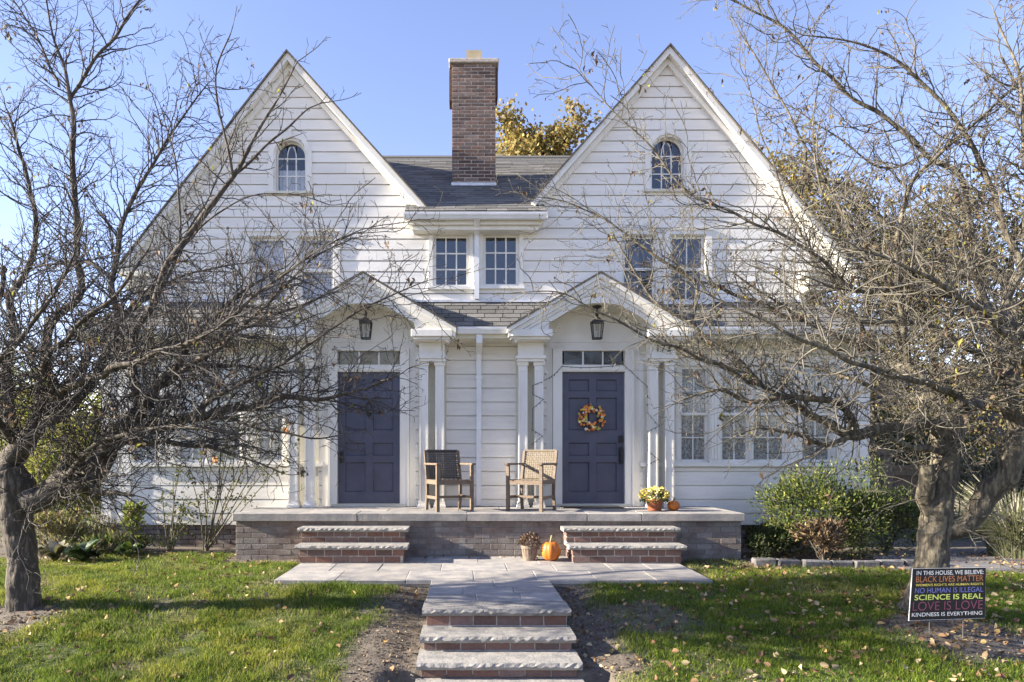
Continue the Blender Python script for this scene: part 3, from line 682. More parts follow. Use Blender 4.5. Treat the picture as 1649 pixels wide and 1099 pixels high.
for i, o in enumerate((oWR1, oWR2)):
    w_ = casing(o, .10 if i == 0 else .095, .085, left=True, right=(i == 1)); hung(o, w_, 1 if i == 0 else 2, 1, M['glassdark'])
    if i == 0:
        part('curtain', cloth(o.x0+.02, o.x0+.30, o.z0+.05, o.z1-.02, YW+.16, .08, .016), M['blindshade'], w_)
    else: part('curtain', cloth(o.x1-.14, o.x1-.02, o.z0+.05, o.z1-.02, YW+.16, .06, .016), M['blindshade'], w_)
    
def archwin(o, gm, cur):
    cx = (o.x0+o.x1)/2; r = (o.x1-o.x0)/2; zs = o.z1-r
    b = MB(); n = 20; cw = .075
    arc = lambda rr: [(cx+rr*math.cos(math.pi*i/n), zs+rr*math.sin(math.pi*i/n)) for i in range(n+1)]
    def ring(bb, ro, ri, ya, yb, leg=True):
        A, Bq = arc(ro), arc(ri)
        A = [(cx+ro, o.z0)]+A+[(cx-ro, o.z0)] if leg else A; Bq = [(cx+ri, o.z0)]+Bq+[(cx-ri, o.z0)] if leg else Bq
        for i in range(len(A)-1):
            q = [A[i], A[i+1], Bq[i+1], Bq[i]]
            bb.add([(p[0], ya, p[1]) for p in q]+[(p[0], yb, p[1]) for p in q], [(0, 1, 2, 3), (7, 6, 5, 4), (0, 4, 5, 1), (2, 6, 7, 3)])
        return bb
    ring(b, r+cw, r-.004, YW-.045, YW+.012); b.box(cx-.028, cx+.028, YW-.06, YW+.01, o.z1+.005, o.z1+.15)
    w_ = part('window', b, M['trim'], house)
    part('sill', MB().box(cx-r-.11, cx+r+.11, YW-.07, YW+.05, o.z0-.04, o.z0-.001), M['shaded_oldtrim'], w_)
    part('jamb', ring(MB(), r-.002, r-.03, YW-.02, YW+.10), M['trim'], w_)
    part('sash', ring(MB(), r-.031, r-.050, YW+.06, YW+.10).box(cx-r+.04, cx+r-.04, YW+.06, YW+.10, o.z0, o.z0+.045), M['trim'], w_)
    ri = r-.048; c3 = ri*.33; zb = o.z0+.045; zm = (zs+zb)/2-.03; zsp = zs-.02
    mu = MB()
    for s_ in (-1, 1):
        mu.box(cx+s_*c3-.009, cx+s_*c3+.009, YW+.066, YW+.09, zb, zsp)
        pts = [(cx+s_*c3*math.cos(t*1.35)/1.0, YW+.078, zsp+(ri*.9)*math.sin(t*1.42)) for t in np.linspace(0, 1, 8)]
        mu.tube(pts, .0095, 5)
    mu.box(cx-ri, cx+ri, YW+.068, YW+.088, zsp-.01, zsp+.008).box(cx-ri, cx+ri, YW+.068, YW+.088, zm-.009, zm+.009)
    part('muntin', mu, M['trim'], w_)
    for a, b2 in ((-ri, -c3-.009), (-c3+.009, c3-.009), (c3+.009, ri)):
        for za, zc_ in ((zb, zm-.009), (zm+.009, zsp-.01)):
            part('pane', MB().box(cx+a, cx+b2, YW+.074, YW+.08, za, zc_), gm, w_)
        xs = np.linspace(a, b2, 6)
        poly = [(cx+a, zsp+.008), (cx+b2, zsp+.008)]+[(cx+x, max(zsp+.012, zs+math.sqrt(max(ri*ri-x*x, 0)))) for x in xs[::-1]]
        part('pane', MB().prism(poly, 'y', YW+.074, YW+.08), gm, w_)
    if cur: part('curtain', cloth(cx-ri, cx+ri, o.z0+.03, o.z0+.40, YW+.16, .07, .01), M['curtain'], w_)
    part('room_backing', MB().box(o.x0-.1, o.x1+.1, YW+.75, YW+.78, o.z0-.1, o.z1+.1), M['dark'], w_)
archwin(oAL, M['glass'], True); archwin(oAR, M['glassdark'], False)
# lower storey window bands
for grp, xa, xb in (((lower_wins[3], lower_wins[1], lower_wins[2], lower_wins[0]), wx(216, YW), CL-.71), ((lower_wins[4], lower_wins[5], lower_wins[6], lower_wins[7]), CR+.71, wx(1344, YW))):
    zs0 = 1.252; z1 = min(o.z1 for o in grp)
    for i, o in enumerate(grp): o.z0 = zs0; o.z1 = 2.735
    part('window_sill', MB().box(xa, xb, YW-.075, YW+.03, 1.19, 1.25), M['trim'], house)
    part('window_head', MB().box(xa, xb, YW-.03, YW+.012, 2.737, 2.94), M['trim'], house)
    ed = [xa]+[v for o in grp for v in (o.x0, o.x1)]+[xb]
    for i in range(0, len(ed), 2):
        a, b_ = ed[i]+.001, ed[i+1]-.001
        if b_-a < .01: continue
        mb = MB().box(a, b_, YW-.03, YW+.012, 1.251, 2.736)
        if b_-a > .12:
            for q in (a+.02, (a+b_)/2-.02, b_-.06): mb.box(q, q+.04, YW-.042, YW-.03, 1.30, 2.70)
        part('window_mullion', mb, M['trim'], house)
    for i, o in enumerate(grp):
        b = MB().box(o.x0, o.x0+.012, YW-.02, YW+.09, o.z0, o.z1).box(o.x1-.012, o.x1, YW-.02, YW+.09, o.z0, o.z1).box(o.x0+.012, o.x1-.012, YW-.02, YW+.09, o.z1-.012, o.z1)
        w_ = part('window', b, M['trim'], house)
        hung(o, w_, 2, 2, M['glass'])
        left = xa < 0
        part('curtain', cloth(o.x0+.02, o.x1-.02, o.z0+.02, o.z1-.02, YW+.108, .09, .006), M['curtain'] if left else M['lace'], w_)
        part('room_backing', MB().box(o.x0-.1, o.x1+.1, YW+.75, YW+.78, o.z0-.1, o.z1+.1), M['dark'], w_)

# ------------------------------------------------------------------ porticos and doors
def portico(c, shade):
    hw = .745; zs = 3.186; rise = .392; YB = 10.43; yf = PY+.07
    n = 24; ax = [c-hw*math.cos(math.pi*i/n) for i in range(n+1)]; azz = [zs+rise*math.sin(math.pi*i/n)**.92 if 0 < i < n else zs for i in range(n+1)]
    def top(x): return ped(x-c)-.20
    # gable face with the arch cut out of it
    b = MB(); xs = [c-PX+.06]+ax+[c+PX-.06]; zl_ = [zs]+azz+[zs]
    for i in range(len(xs)-1):
        q = [(xs[i], zl_[i]), (xs[i+1], zl_[i+1]), (xs[i+1], max(zl_[i+1]+.01, top(xs[i+1])+.05)), (xs[i], max(zl_[i]+.01, top(xs[i])+.05))]
        b.add([(x, yf, z) for x, z in q]+[(x, yf+.04, z) for x, z in q], [(0, 1, 2, 3), (7, 6, 5, 4), (0, 4, 5, 1), (2, 6, 7, 3), (0, 3, 7, 4), (1, 5, 6, 2)])
    p = part('portico', b, M['trim'], house)
    v = MB()
    for i in range(n):
        q = [(ax[i], azz[i]), (ax[i+1], azz[i+1]), (ax[i+1], azz[i+1]+.02), (ax[i], azz[i]+.02)]
        v.add([(x, yf+.04, z) for x, z in q]+[(x, YB, z) for x, z in q], [(0, 1, 5, 4), (2, 3, 7, 6), (0, 3, 2, 1), (4, 5, 6, 7)])
    part('arched_ceiling', v, M['shaded_oldtrim'], p, smooth=False)
    # wall below and behind the arch
    poly = [(c-hw-.04, zs-.1), (c+hw+.04, zs-.1)]+[(x, z+.012) for x, z in zip(ax[::-1], azz[::-1])]
    part('tympanum', MB().prism(poly, 'y', YB, YB+.03), M['trim'], p)
    # raking cornice in three steps, shingled top
    for s_ in (-1, 1):
        def rk(t0, t1, y0, y1, name, mat, ex=0):
            dx_ = PX+ex; A = (c, PAZ-t0); Bq = (c+s_*dx_, ped(dx_)-t0); C2 = (c+s_*dx_, ped(dx_)-t1); D = (c, PAZ-t1)
            part(name, MB().prism([A, Bq, C2, D] if s_ > 0 else [D, C2, Bq, A], 'y', y0, y1), mat, p)
        rk(-.03, 0, PY-.05, 10.44, 'portico_roof', M['shingle_edge'], .02)
        rk(.002, .062, PY-.035, PY+.10, 'raking_crown', M['trim'], .01)
        rk(.064, .135, PY, PY+.10, 'raking_fascia', M['trim'], 0)
        rk(.137, .185, PY+.025, PY+.10, 'raking_bed_mould', M['trim'], -.03)
        rk(.187, .262, PY+.05, PY+.10, 'raking_frieze', M['trim'], -.10)
        # entablature: cornice block, soffit return, frieze block and paired pilasters
        x0, x1 = sorted((c+s_*.692, c+s_*1.284))
        part('cornice_block', MB().cbox(x0, x1, PY-.01, YB+.0, 3.080, 3.184, .006).box(x0+.03, x1-.03, PY+.03, YB, 3.045, 3.078), M['trim'], p)
        x0, x1 = sorted((c+s_*.79, c+s_*1.17))
        part('frieze_block', MB().box(x0, x1, 10.14, YB, 2.842, 3.043).box(x0-.03, x1+.03, 10.10, YB, 2.795, 2.840).box(x0-.012, x1+.012, 10.125, YB, 2.755, 2.793), M['trim'], p)
        for q in (.782, 1.02):
            a, b_ = sorted((c+s_*q, c+s_*(q+.148)))
            mb = MB().box(a+.008, b_-.008, 10.185, 10.33, .66, 2.72).box(a-.006, b_+.006, 10.17, 10.345, .60, .665).box(a-.018, b_+.018, 10.155, 10.36, .582, .618).box(a-.006, b_+.006, 10.165, 10.345, 2.70, 2.753)
            for e0, e1 in ((a+.008, a+.03), (b_-.03, b_-.008)): mb.box(e0, e1, 10.175, 10.185, .68, 2.66)
            mb.box(a+.03, b_-.03, 10.175, 10.185, 2.62, 2.66)
            part('pilaster', mb, M['trim'], p)
        a, b_ = sorted((c+s_*.76, c+s_*1.19))
        part('pilaster_backing', MB().box(a, b_, 10.405, YB+.01, .585, 2.78), M['shaded_oldtrim'], p)
        a, b_ = sorted((c+s_*.625, c+s_*.715))
        part('recess_panel', MB().box(a, b_, YB-.005, YB+.03, .585, 3.085), M['trim'], p)
    part('portico_lintel', MB().box(c-.70, c+.70, YB-.006, YB+.03, 2.99, 3.083), M['trim'], p)
    # door case
    dz0, dz1 = .625, 2.637
    mb = MB()
    for s_ in (-1, 1):
        a, b_ = sorted((c+s_*.478, c+s_*.622)); mb.box(a, b_, 10.395, 10.53, .585, 2.985)
        a, b_ = sorted((c+s_*.585, c+s_*.618)); mb.box(a, b_, 10.38, 10.395, .585, 2.985)
    mb.box(c-.478, c+.478, 10.40, 10.53, 2.638, 2.742).box(c-.478, c+.478, 10.385, 10.40, 2.66, 2.70).box(c-.478, c+.478, 10.398, 10.53, 2.958, 2.988)
    fr = part('door_frame', mb, M['trim'], house)
    part('threshold', MB().box(c-.56, c+.56, 10.37, 10.53, .58, .622), M['shaded_oldtrim'], fr)
    for i in range(3):
        a = c-.455+i*.303+.012; part('transom_pane', MB().box(a, a+.28, 10.47, 10.475, 2.755, 2.945), M['glassclear'], fr)
        if i: part('muntin', MB().box(a-.023, a-.001, 10.455, 10.49, 2.743, 2.957), M['trim'], fr)
    part('transom_shade', MB().box(c-.478, c+.478, 10.56, 10.565, 2.70, 2.96), shade, fr)
    # eight panel door
    dm = M['door']; xs_ = [-.474, -.37, -.055, .055, .37, .474]; zr = [dz0, .80, 1.255, 1.355, 1.555, 1.745, 2.245, 2.345, 2.525, dz1]
    mb = MB()
    for i in (0, 2, 4): mb.box(c+xs_[i]+(.001 if i == 0 else 0), c+xs_[i+1], 10.470, 10.515, dz0, dz1)
    for i in (1, 3):
        for j in (0, 2, 4, 6, 8): mb.box(c+xs_[i], c+xs_[i+1], 10.4705, 10.5145, zr[j], zr[j+1])
    d = part('door', mb, dm, house)
    for i in (1, 3):
        for j in (1, 3, 5, 7):
            x0, x1, z0, z1 = c+xs_[i], c+xs_[i+1], zr[j], zr[j+1]; e = .014
            pm = MB(); o_ = [(x0, z0), (x1, z0), (x1, z1), (x0, z1)]; n_ = [(x0+e, z0+e), (x1-e, z0+e), (x1-e, z1-e), (x0+e, z1-e)]
            pm.add([(x, 10.475, z) for x, z in o_]+[(x, 10.500, z) for x, z in n_], [(0, 1, 5, 4), (1, 2, 6, 5), (2, 3, 7, 6), (3, 0, 4, 7), (4, 5, 6, 7)])
            part('door_panel', pm, dm, d)
    return p, fr, d
pL, frL, dL = portico(CL, M['ochre']); pR, frR, dR = portico(CR, M['dark'])
# door hardware
x = CR+.425
part('deadbolt', MB().prism([(x+.032*math.cos(t), 1.60+.045*math.sin(t)) for t in np.linspace(0, 2*math.pi, 13)[:-1]], 'y', 10.445, 10.47), M['black'], dR)
hb = MB().box(x-.032, x+.032, 10.458, 10.47, 1.225, 1.49); hb.tube([(x, 10.46, 1.44), (x, 10.41, 1.43), (x, 10.40, 1.38), (x, 10.405, 1.30), (x, 10.46, 1.265)], .012, 6); hb.box(x-.015, x+.015, 10.425, 10.46, 1.445, 1.46)
part('door_handle', hb, M['black'], dR)
part('keypad', MB().cbox(x-.03, x+.03, 10.44, 10.47, 1.555, 1.66, .006), M['black'], dR)
x = CL-.42
hb = MB().box(x-.03, x+.03, 10.458, 10.47, 1.24, 1.42); hb.ball((x, 10.42, 1.34), .03); hb.tube([(x, 10.46, 1.34), (x, 10.43, 1.34)], .012, 6)
part('door_handle', hb, M['black'], dL)
kn = MB().tube([(CL+.0+.075*math.sin(t)*.55, 10.445-.01*math.cos(t), 2.07+.095*math.cos(t)) for t in np.linspace(0, 2*math.pi, 15)], .010, 5); kn.ball((CL, 10.452, 2.165), .026); kn.ball((CL, 10.445, 1.98), .028)
part('door_knocker', kn, M['black'], dL)
# house number on the frieze block of the right hand portico
fc = bpy.data.curves.new('house_number', 'FONT'); fc.body = '173'; fc.size = .145; fc.extrude = .006; fc.align_x = 'CENTER'; fc.space_character = 1.15; fc.materials.append(M['black'])
fo = bpy.data.objects.new('house_number', fc); COL.objects.link(fo); fo.rotation_euler = (math.radians(90), 0, 0)
fo.parent = pR; fo.location = Vector((CR+.985, 10.133, 2.90)) - wpos(pR)

# ------------------------------------------------------------------ lanterns under the arches
def lantern(c, label):
    Yl = 10.12; zt = 3.56; r = thing('porch_lantern', label, 'lantern', (c, Yl, 3.06), 'lanterns under the portico arches')
    part('canopy', MB().lathe([(.07, .035), (.072, .028), (.05, .012), (.018, 0)], (c, Yl, zt-.03), 14), M['black'], r, True)
    part('hanging_rod', MB().tube([(c, Yl, zt-.02), (c, Yl, 3.40)], .012, 6).tube([(c-.03, Yl, 3.445), (c+.03, Yl, 3.475)], .012, 5).ball((c, Yl, 3.435), .022), M['black'], r)
    cap = MB().prism([(c-.09, Yl-.09), (c+.09, Yl-.09), (c+.09, Yl+.09), (c-.09, Yl+.09)], 'z', 3.325, 3.345)
    cap.add([(c-.08, Yl-.08, 3.345), (c+.08, Yl-.08, 3.345), (c+.08, Yl+.08, 3.345), (c-.08, Yl+.08, 3.345), (c-.02, Yl-.02, 3.405), (c+.02, Yl-.02, 3.405), (c+.02, Yl+.02, 3.405), (c-.02, Yl+.02, 3.405)], [(0, 1, 5, 4), (1, 2, 6, 5), (2, 3, 7, 6), (3, 0, 4, 7), (4, 5, 6, 7)])
    part('roof', cap, M['black'], r)
    cg = MB(); T, Bm = .082, .060
    for a, b_ in ((-1, -1), (1, -1), (1, 1), (-1, 1)): cg.tube([(c+a*T, Yl+b_*T, 3.325), (c+a*Bm, Yl+b_*Bm, 3.10)], .008, 4)
    for a in (-1, 1): cg.tube([(c, Yl+a*T, 3.325), (c, Yl+a*Bm, 3.10)], .005, 4); cg.tube([(c+a*T, Yl, 3.325), (c+a*Bm, Yl, 3.10)], .005, 4)
    cg.box(c-.068, c+.068, Yl-.068, Yl+.068, 3.082, 3.10)
    part('cage', cg, M['black'], r)
    for k, (s_, ax_) in enumerate(((-1, 'y'), (1, 'y'), (-1, 'x'), (1, 'x'))):
        t, b2 = T-.004, Bm-.004
        q = [(c-t, Yl+s_*t, 3.322), (c+t, Yl+s_*t, 3.322), (c+b2, Yl+s_*b2, 3.102), (c-b2, Yl+s_*b2, 3.102)] if ax_ == 'y' else [(c+s_*t, Yl-t, 3.322), (c+s_*t, Yl+t, 3.322), (c+s_*b2, Yl+b2, 3.102), (c+s_*b2, Yl-b2, 3.102)]
        part('lantern_pane', MB().add(q, [(0, 1, 2, 3)]), M['lampglass'], r)
    part('bulb', MB().ball((c, Yl, 3.18), .026).tube([(c, Yl, 3.10), (c, Yl, 3.16)], .014, 6), M['bulb'], r)
lantern(CL, 'black glazed lantern hanging above the plain blue door'); lantern(CR, 'black glazed lantern hanging above the blue door with the wreath')

# ------------------------------------------------------------------ things on and before the porch
ZP = .58
def strap(b, p0, p1, wv, th):                        # a flat bar between two points
    d = (Vector(p1)-Vector(p0)); d.normalize(); wv = Vector(wv); nrm = d.cross(wv.normalized()); nrm.normalize()
    vs = []
    for p in (Vector(p0), Vector(p1)):
        for a, c_ in ((-1, -1), (1, -1), (1, 1), (-1, 1)): q = p + wv*(a*.5) + nrm*(c_*th/2); vs.append((q.x, q.y, q.z))
    b.add(vs, [(0, 3, 2, 1), (4, 5, 6, 7), (0, 1, 5, 4), (1, 2, 6, 5), (2, 3, 7, 6), (3, 0, 4, 7)])
def make_chair(label, loc, rot, wm, group='pair of porch armchairs', sc=1):
    r = thing('porch_armchair', label, 'chair', (0, 0, 0), group); wd = M['chairwood']; W, D = .25, .24
    for s_ in (-1, 1):
        part('leg', MB().box(s_*W-.022, s_*W+.022, -D-.022, -D+.022, 0, .64), wd, r)
        b = MB()
        pts = [(s_*W, D-.01+.02, 0), (s_*W, D-.03, .22), (s_*W, D-.02, .42), (s_*W, D+.03, .62), (s_*W, D+.085, .845)]
        for p, q in zip(pts[:-1], pts[1:]): strap(b, p, q, (.038, 0, 0), .036)
        part('leg', b, wd, r)
        part('armrest', MB().cbox(s_*(W+.005)-.032, s_*(W+.005)+.032, -D-.06, D+.04, .64, .668, .006), wd, r)
        part('stretcher', MB().box(s_*W-.012, s_*W+.012, -D+.022, D-.03, .17, .21), wd, r)
        part('seat_rail', MB().box(s_*W-.016, s_*W+.016, -D+.022, D-.035, .375, .435), wd, r)
    part('stretcher', MB().box(-W+.012, W-.012, -.012, .012, .172, .208), wd, r)
    part('seat_rail', MB().box(-W+.022, W-.022, -D-.016, -D+.016, .37, .43).box(-W+.02, W-.02, D-.05, D-.022, .375, .43), wd, r)
    # woven seat and back: strands over and under, holes left open
    def weave(nu, nv, f, gap, name, hole):
        b = MB(); n1 = nu; n2 = nv
        for i in range(n1):
            u = (i+.5)/n1; pts = [Vector(f(u, (j+.5)/n2)) + Vector((0, (.004 if (i+j) % 2 else -.004), (.003 if (i+j) % 2 else -.003))) for j in range(-1, n2+1)]
            d = (Vector(f(u+.01, .5))-Vector(f(u, .5))).normalized()
            for p, q in zip(pts[:-1], pts[1:]): strap(b, p, q, d*gap[0], .004)
        for j in range(n2):
            v = (j+.5)/n2; pts = [Vector(f((i+.5)/n1, v)) + Vector((0, (-.004 if (i+j) % 2 else .004), (-.003 if (i+j) % 2 else .003))) for i in range(-1, n1+1)]
            d = (Vector(f(.5, v+.01))-Vector(f(.5, v))).normalized()
            for p, q in zip(pts[:-1], pts[1:]): strap(b, p, q, d*gap[1], .004)
        part(name, b, wm, r)
    weave(14, 14, lambda u, v: (-.225+.45*u, -D+.02+.43*v, .435-.012*math.sin(math.pi*v)), (.027, .026), 'seat', 0)
    weave(13, 11, lambda u, v: (-.215+.43*u, D-.005+.095*v, .47+.37*v), (.0215, .0225), 'backrest', 0)
    part('back_frame', MB().tube([(-.232, D+.0, .455), (.232, D+.0, .455)], .014, 6).tube([(-.245, D+.088, .845), (.245, D+.088, .845)], .016, 6), wm, r)
    r.location = loc; r.rotation_euler = (0, 0, rot); return r
make_chair('porch armchair with shade painted into its open weave, turned right, beside the plain blue door', (-.235, 9.62, ZP), math.radians(21), M['wickershade'])
make_chair('porch armchair with tan wicker, turned left, beside the wreathed door', (.925, 9.62, ZP), math.radians(-29), M['wicker'])
def pumpkin(label, x, y, z, r, sq, ribs, stem, lit=False):
    t = thing('pumpkin', label, 'pumpkin', (x, y, z))
    m_, n_ = 12, ribs*5
    pr = [(max(r*math.sin(math.pi*i/m_)**.8, .002), r*sq*(1-math.cos(math.pi*i/m_))*(1-.10*math.exp(-((i-m_)/1.5)**2))) for i in range(m_+1)]
    pr[0] = (.02*r*10, .012)
    part('rind', MB().lathe(pr, (x, y, z), n_, lambda a: 1-.07*abs(math.cos(a*ribs/2))**6), M['pumpkin'], t, True)
    zt = z+2*r*sq*.91
    part('stem', MB().tube([(x, y, zt-.02), (x+.003, y, zt+stem*.4), (x+.015, y-.01, zt+stem)], [.022, .013, .016], 7), M['stem'], t, True)
    if lit: part('painted_patch', MB().add([(x-.045+dx_*.09, y-r*1.005+(.012 if abs(dx_-.5) > .3 else 0), z+.045+dz_*.08) for dx_, dz_ in ((0, .5), (.25, 0), (.75, 0), (1, .5), (.75, 1), (.25, 1))], [(0, 1, 2, 3, 4, 5)]), M['pumpkinpaint'], t)
pumpkin('large tall orange pumpkin on the landing by the brick steps', wx(887, 8.75), 8.75, 0.0, .128, 1.02, 9, .085)
pumpkin('small orange pumpkin on the porch beside the potted mum', wx(1084.5, 9.55), 9.55, ZP, .086, .85, 9, .05)
# leaf maker: many small folded leaves or petals, one mesh
def leafmesh(name, P, size, cols, parent=None, mat=None, up=.0, dirs=None, aspect=.55, kind=None, curl=.25, label=None, seed=1, six=False):
    g = np.random.default_rng(seed); P = np.asarray(P, float); n = len(P)
    d = g.normal(size=(n, 3)) if dirs is None else np.asarray(dirs, float) + g.normal(size=(n, 3))*.35
    d[:, 2] += up; d /= np.linalg.norm(d, axis=1)[:, None]+1e-9
    a = g.normal(size=(n, 3)); s = np.cross(d, a); s /= np.linalg.norm(s, axis=1)[:, None]+1e-9; nn = np.cross(s, d)
    L_ = (np.asarray(size)*g.uniform(.65, 1.35, n))[:, None]; W_ = L_*aspect
    if six:
        q = lambda f, w: P+d*L_*f+s*W_*w+nn*L_*curl*abs(w)
        V = np.stack([P, q(.28, .46), q(.68, .36), P+d*L_, q(.62, -.40), q(.25, -.44)], 1); pat = [0, 1, 2, 0, 2, 3, 0, 3, 4, 0, 4, 5]
    else:
        V = np.stack([P, P+d*L_*.5+s*W_*.5+nn*L_*curl*.5, P+d*L_, P+d*L_*.5-s*W_*.5+nn*L_*curl*.5], 1); pat = [0, 1, 2, 0, 2, 3]
    nv = V.shape[1]; V = V.reshape(-1, 3); nt_ = len(pat)//3
    org = np.array([V[:, 0].mean(), V[:, 1].mean(), V[:, 2].min()]); V = V-org
    me = bpy.data.meshes.new(name); me.vertices.add(nv*n); me.vertices.foreach_set('co', V.reshape(-1))
    tri = (np.arange(n)[:, None]*nv+np.array(pat)[None]).reshape(-1)
    me.loops.add(len(tri)); me.loops.foreach_set('vertex_index', tri); me.polygons.add(nt_*n); me.polygons.foreach_set('loop_start', np.arange(nt_*n)*3)
    me.update(calc_edges=True); me.validate()
    cc = np.asarray(cols, float); k = g.integers(0, len(cc), n); c = cc[k]*g.uniform(.7, 1.3, (n, 1)); c = np.repeat(np.concatenate([c, np.ones((n, 1))], 1), nv, 0)
    ca = me.color_attributes.new('Col', 'FLOAT_COLOR', 'POINT'); ca.data.foreach_set('color', c.reshape(-1))
    me.materials.append(mat or M['leaf']); o = bpy.data.objects.new(name, me); COL.objects.link(o); WL[o.name] = Vector(org)
    o.location = Vector(org) - wpos(parent)
    if parent: o.parent = parent
    if kind: o['kind'] = kind
    if label: o['label'] = label
    return o
def shell(n, c, r, lo=-.2, seed=1, inner=.75):
    g = np.random.default_rng(seed); d = g.normal(size=(int(n*1.8), 3)); d /= np.linalg.norm(d, axis=1)[:, None]; d = d[d[:, 2] > lo][:n]
    return np.array(c)+d*np.array(r)*g.uniform(inner, 1, (len(d), 1)), d
# yellow mum in a foil wrapped pot
x, y = wx(1054, 9.55), 9.55; t = thing('potted_mum', 'round pot of pale yellow chrysanthemums on the porch by the columns', 'potted plant', (x, y, ZP))
part('pot', MB().lathe([(.088, 0), (.095, .02), (.112, .14), (.122, .145), (.122, .165), (.105, .165), (.10, .15)], (x, y, ZP), 20, lambda a: 1+.02*math.sin(9*a)), M['foil'], t, True)
P, D = shell(420, (x, y, ZP+.20), (.205, .19, .125), -.25, 3)
leafmesh('flowers', P, .034, [(.62, .52, .16), (.66, .58, .28), (.58, .46, .10)], t, M['dryleaf'], 0, D, .9, seed=3)
P, D = shell(260, (x, y, ZP+.17), (.19, .17, .10), -.5, 4, .4); leafmesh('foliage', P, .04, [(.05, .08, .02), (.09, .11, .03)], t, None, 0, D, .6, seed=4)
# basket of dried flowers
x, y = wx(852.5, 8.82), 8.82; t = thing('flower_basket', 'slatted basket of faded brown chrysanthemums beside the large pumpkin', 'flower basket', (x, y, 0))
for k in range(16):
    a = 2*math.pi*k/16; b = MB()
    strap(b, (x+.076*math.cos(a), y+.076*math.sin(a), 0), (x+.104*math.cos(a), y+.104*math.sin(a), .185), (-.032*math.sin(a), .032*math.cos(a), 0), .006); part('slat', b, M['basket'], t)
part('basket_band', MB().lathe([(.105, .15), (.110, .15), (.113, .19), (.106, .19)], (x, y, 0), 20).lathe([(.082, .03), (.086, .03), (.088, .05), (.083, .05)], (x, y, 0), 20).lathe([(.07, .01), (.095, .16), (.02, .17)], (x, y, 0), 14), M['basket'], t)
P, D = shell(420, (x, y, .20), (.145, .14, .145), -.1, 5, .5); leafmesh('dried_flowers', P, .03, [(.16, .10, .075), (.20, .12, .10), (.11, .075, .05), (.10, .09, .04)], t, M['dryleaf'], 0, D, .8, seed=5)
# doormat
part('doormat', MB().cbox(wx(906, 10.15), wx(1001, 10.15), 9.98, 10.36, .580, .594, .004), M['mat']); tag(bpy.data.objects['doormat'], 'thin dark doormat in front of the wreathed blue door', 'doormat')
# wreath
x, z = wx(953, 10.44), wz(672.5, 10.44); t = thing('wreath', 'round autumn wreath of orange and cream balls on the right blue door', 'wreath', (x, 10.43, z))
part('wreath_ring', MB().tube([(x+.145*math.cos(a), 10.437, z+.145*math.sin(a)) for a in np.linspace(0, 2*math.pi, 25)], .028, 7), M['twigL'], t)
wm = [mk('wreath_'+n_, c_, .35, .1, 10) for n_, c_ in (('orange', (.85, .27, .05)), ('cream', (.80, .68, .52)), ('yellow', (.80, .55, .06)), ('copper', (.50, .15, .06)), ('green', (.35, .38, .08)))]
for k in range(125):
    a = random.uniform(0, 2*math.pi); q = random.choice([.10, .13, .155, .18, .202])+random.uniform(-.008, .008); rr = random.uniform(.014, .025)
    part('ball', MB().ball((x+q*math.cos(a), 10.437-.03*math.cos((q-.147)/.055*1.3)-random.uniform(-.006, .012), z+q*math.sin(a)), rr, 8, 5), wm[random.choice([0, 0, 0, 1, 1, 2, 2, 3, 4])], t, True)
# string lights
t = thing('string_lights', 'string of dark mini lights wound round columns and door head', 'string lights', (CR, 10.1, ZP))
def sag(pts, nseg=8, s=.03):
    out = []
    for p, q in zip(pts[:-1], pts[1:]):
        for i in range(nseg): f = i/nseg; v = Vector(p).lerp(Vector(q), f); v.z -= s*math.sin(math.pi*f)*(Vector(q)-Vector(p)).length; out.append(v)
    out.append(Vector(pts[-1])); return out
Yc = 10.155
runs = [[P3(833, 812, Yc), P3(846, 802, Yc), P3(856, 790, Yc), P3(857, 715, Yc), P3(874, 702, Yc), P3(857, 692, Yc), P3(858, 658, Yc), P3(875, 643, Yc), P3(858, 635, Yc), P3(858, 621, Yc), P3(880, 611, 10.2), P3(893, 603, 10.36), P3(905, 590, 10.38), P3(950, 592, 10.38), P3(1004, 587, 10.38), P3(1018, 600, 10.36), P3(1042, 622, Yc)],
        [P3(1042, 622, Yc), P3(1043, 665, Yc), P3(1061, 686, Yc), P3(1043, 695, Yc), P3(1043, 725, Yc), P3(1060, 740, Yc), P3(1043, 748, Yc), P3(1042, 800, Yc)]]
for pts in runs:
    q = sag(pts, 6, .02); part('cable', MB().tube(q, .0038, 4), M['black'], t)
    bb = MB()
    for v in q[::2]: bb.tube([v, v+Vector((random.uniform(-.012, .012), -.012, random.uniform(-.028, -.012)))], [.007, .004], 4)
    part('bulbs', bb, M['black'], t, kind='stuff')
# ------------------------------------------------------------------ yard sign
sg = thing('yard_sign', 'black yard sign with rainbow coloured lines of words before the leaning apple tree', 'sign', (wx(1526, 5.58), 5.58, -.13))
SY = 5.58; sq = [P3(1463, 1000, SY+.02), P3(1586, 996, SY-.02), P3(1587.5, 914, SY-.02), P3(1469, 916, SY+.02)]
ux = (sq[1]-sq[0]); uz = (sq[3]-sq[0]); un = ux.cross(uz).normalized()
def onsign(u, v, k=0): q = sq[0]*(1-u)*(1-v)+sq[1]*u*(1-v)+sq[2]*u*v+sq[3]*(1-u)*v; return q+un*k
b = MB(); c4 = [onsign(0, 0), onsign(1, 0), onsign(1, 1), onsign(0, 1)]
b.add([tuple(p-un*.004) for p in c4]+[tuple(p+un*.002) for p in c4], [(0, 3, 2, 1), (4, 5, 6, 7), (0, 1, 5, 4), (1, 2, 6, 5), (2, 3, 7, 6), (3, 0, 4, 7)])
part('sign_board', b, M['signedge'], sg)
e = .008
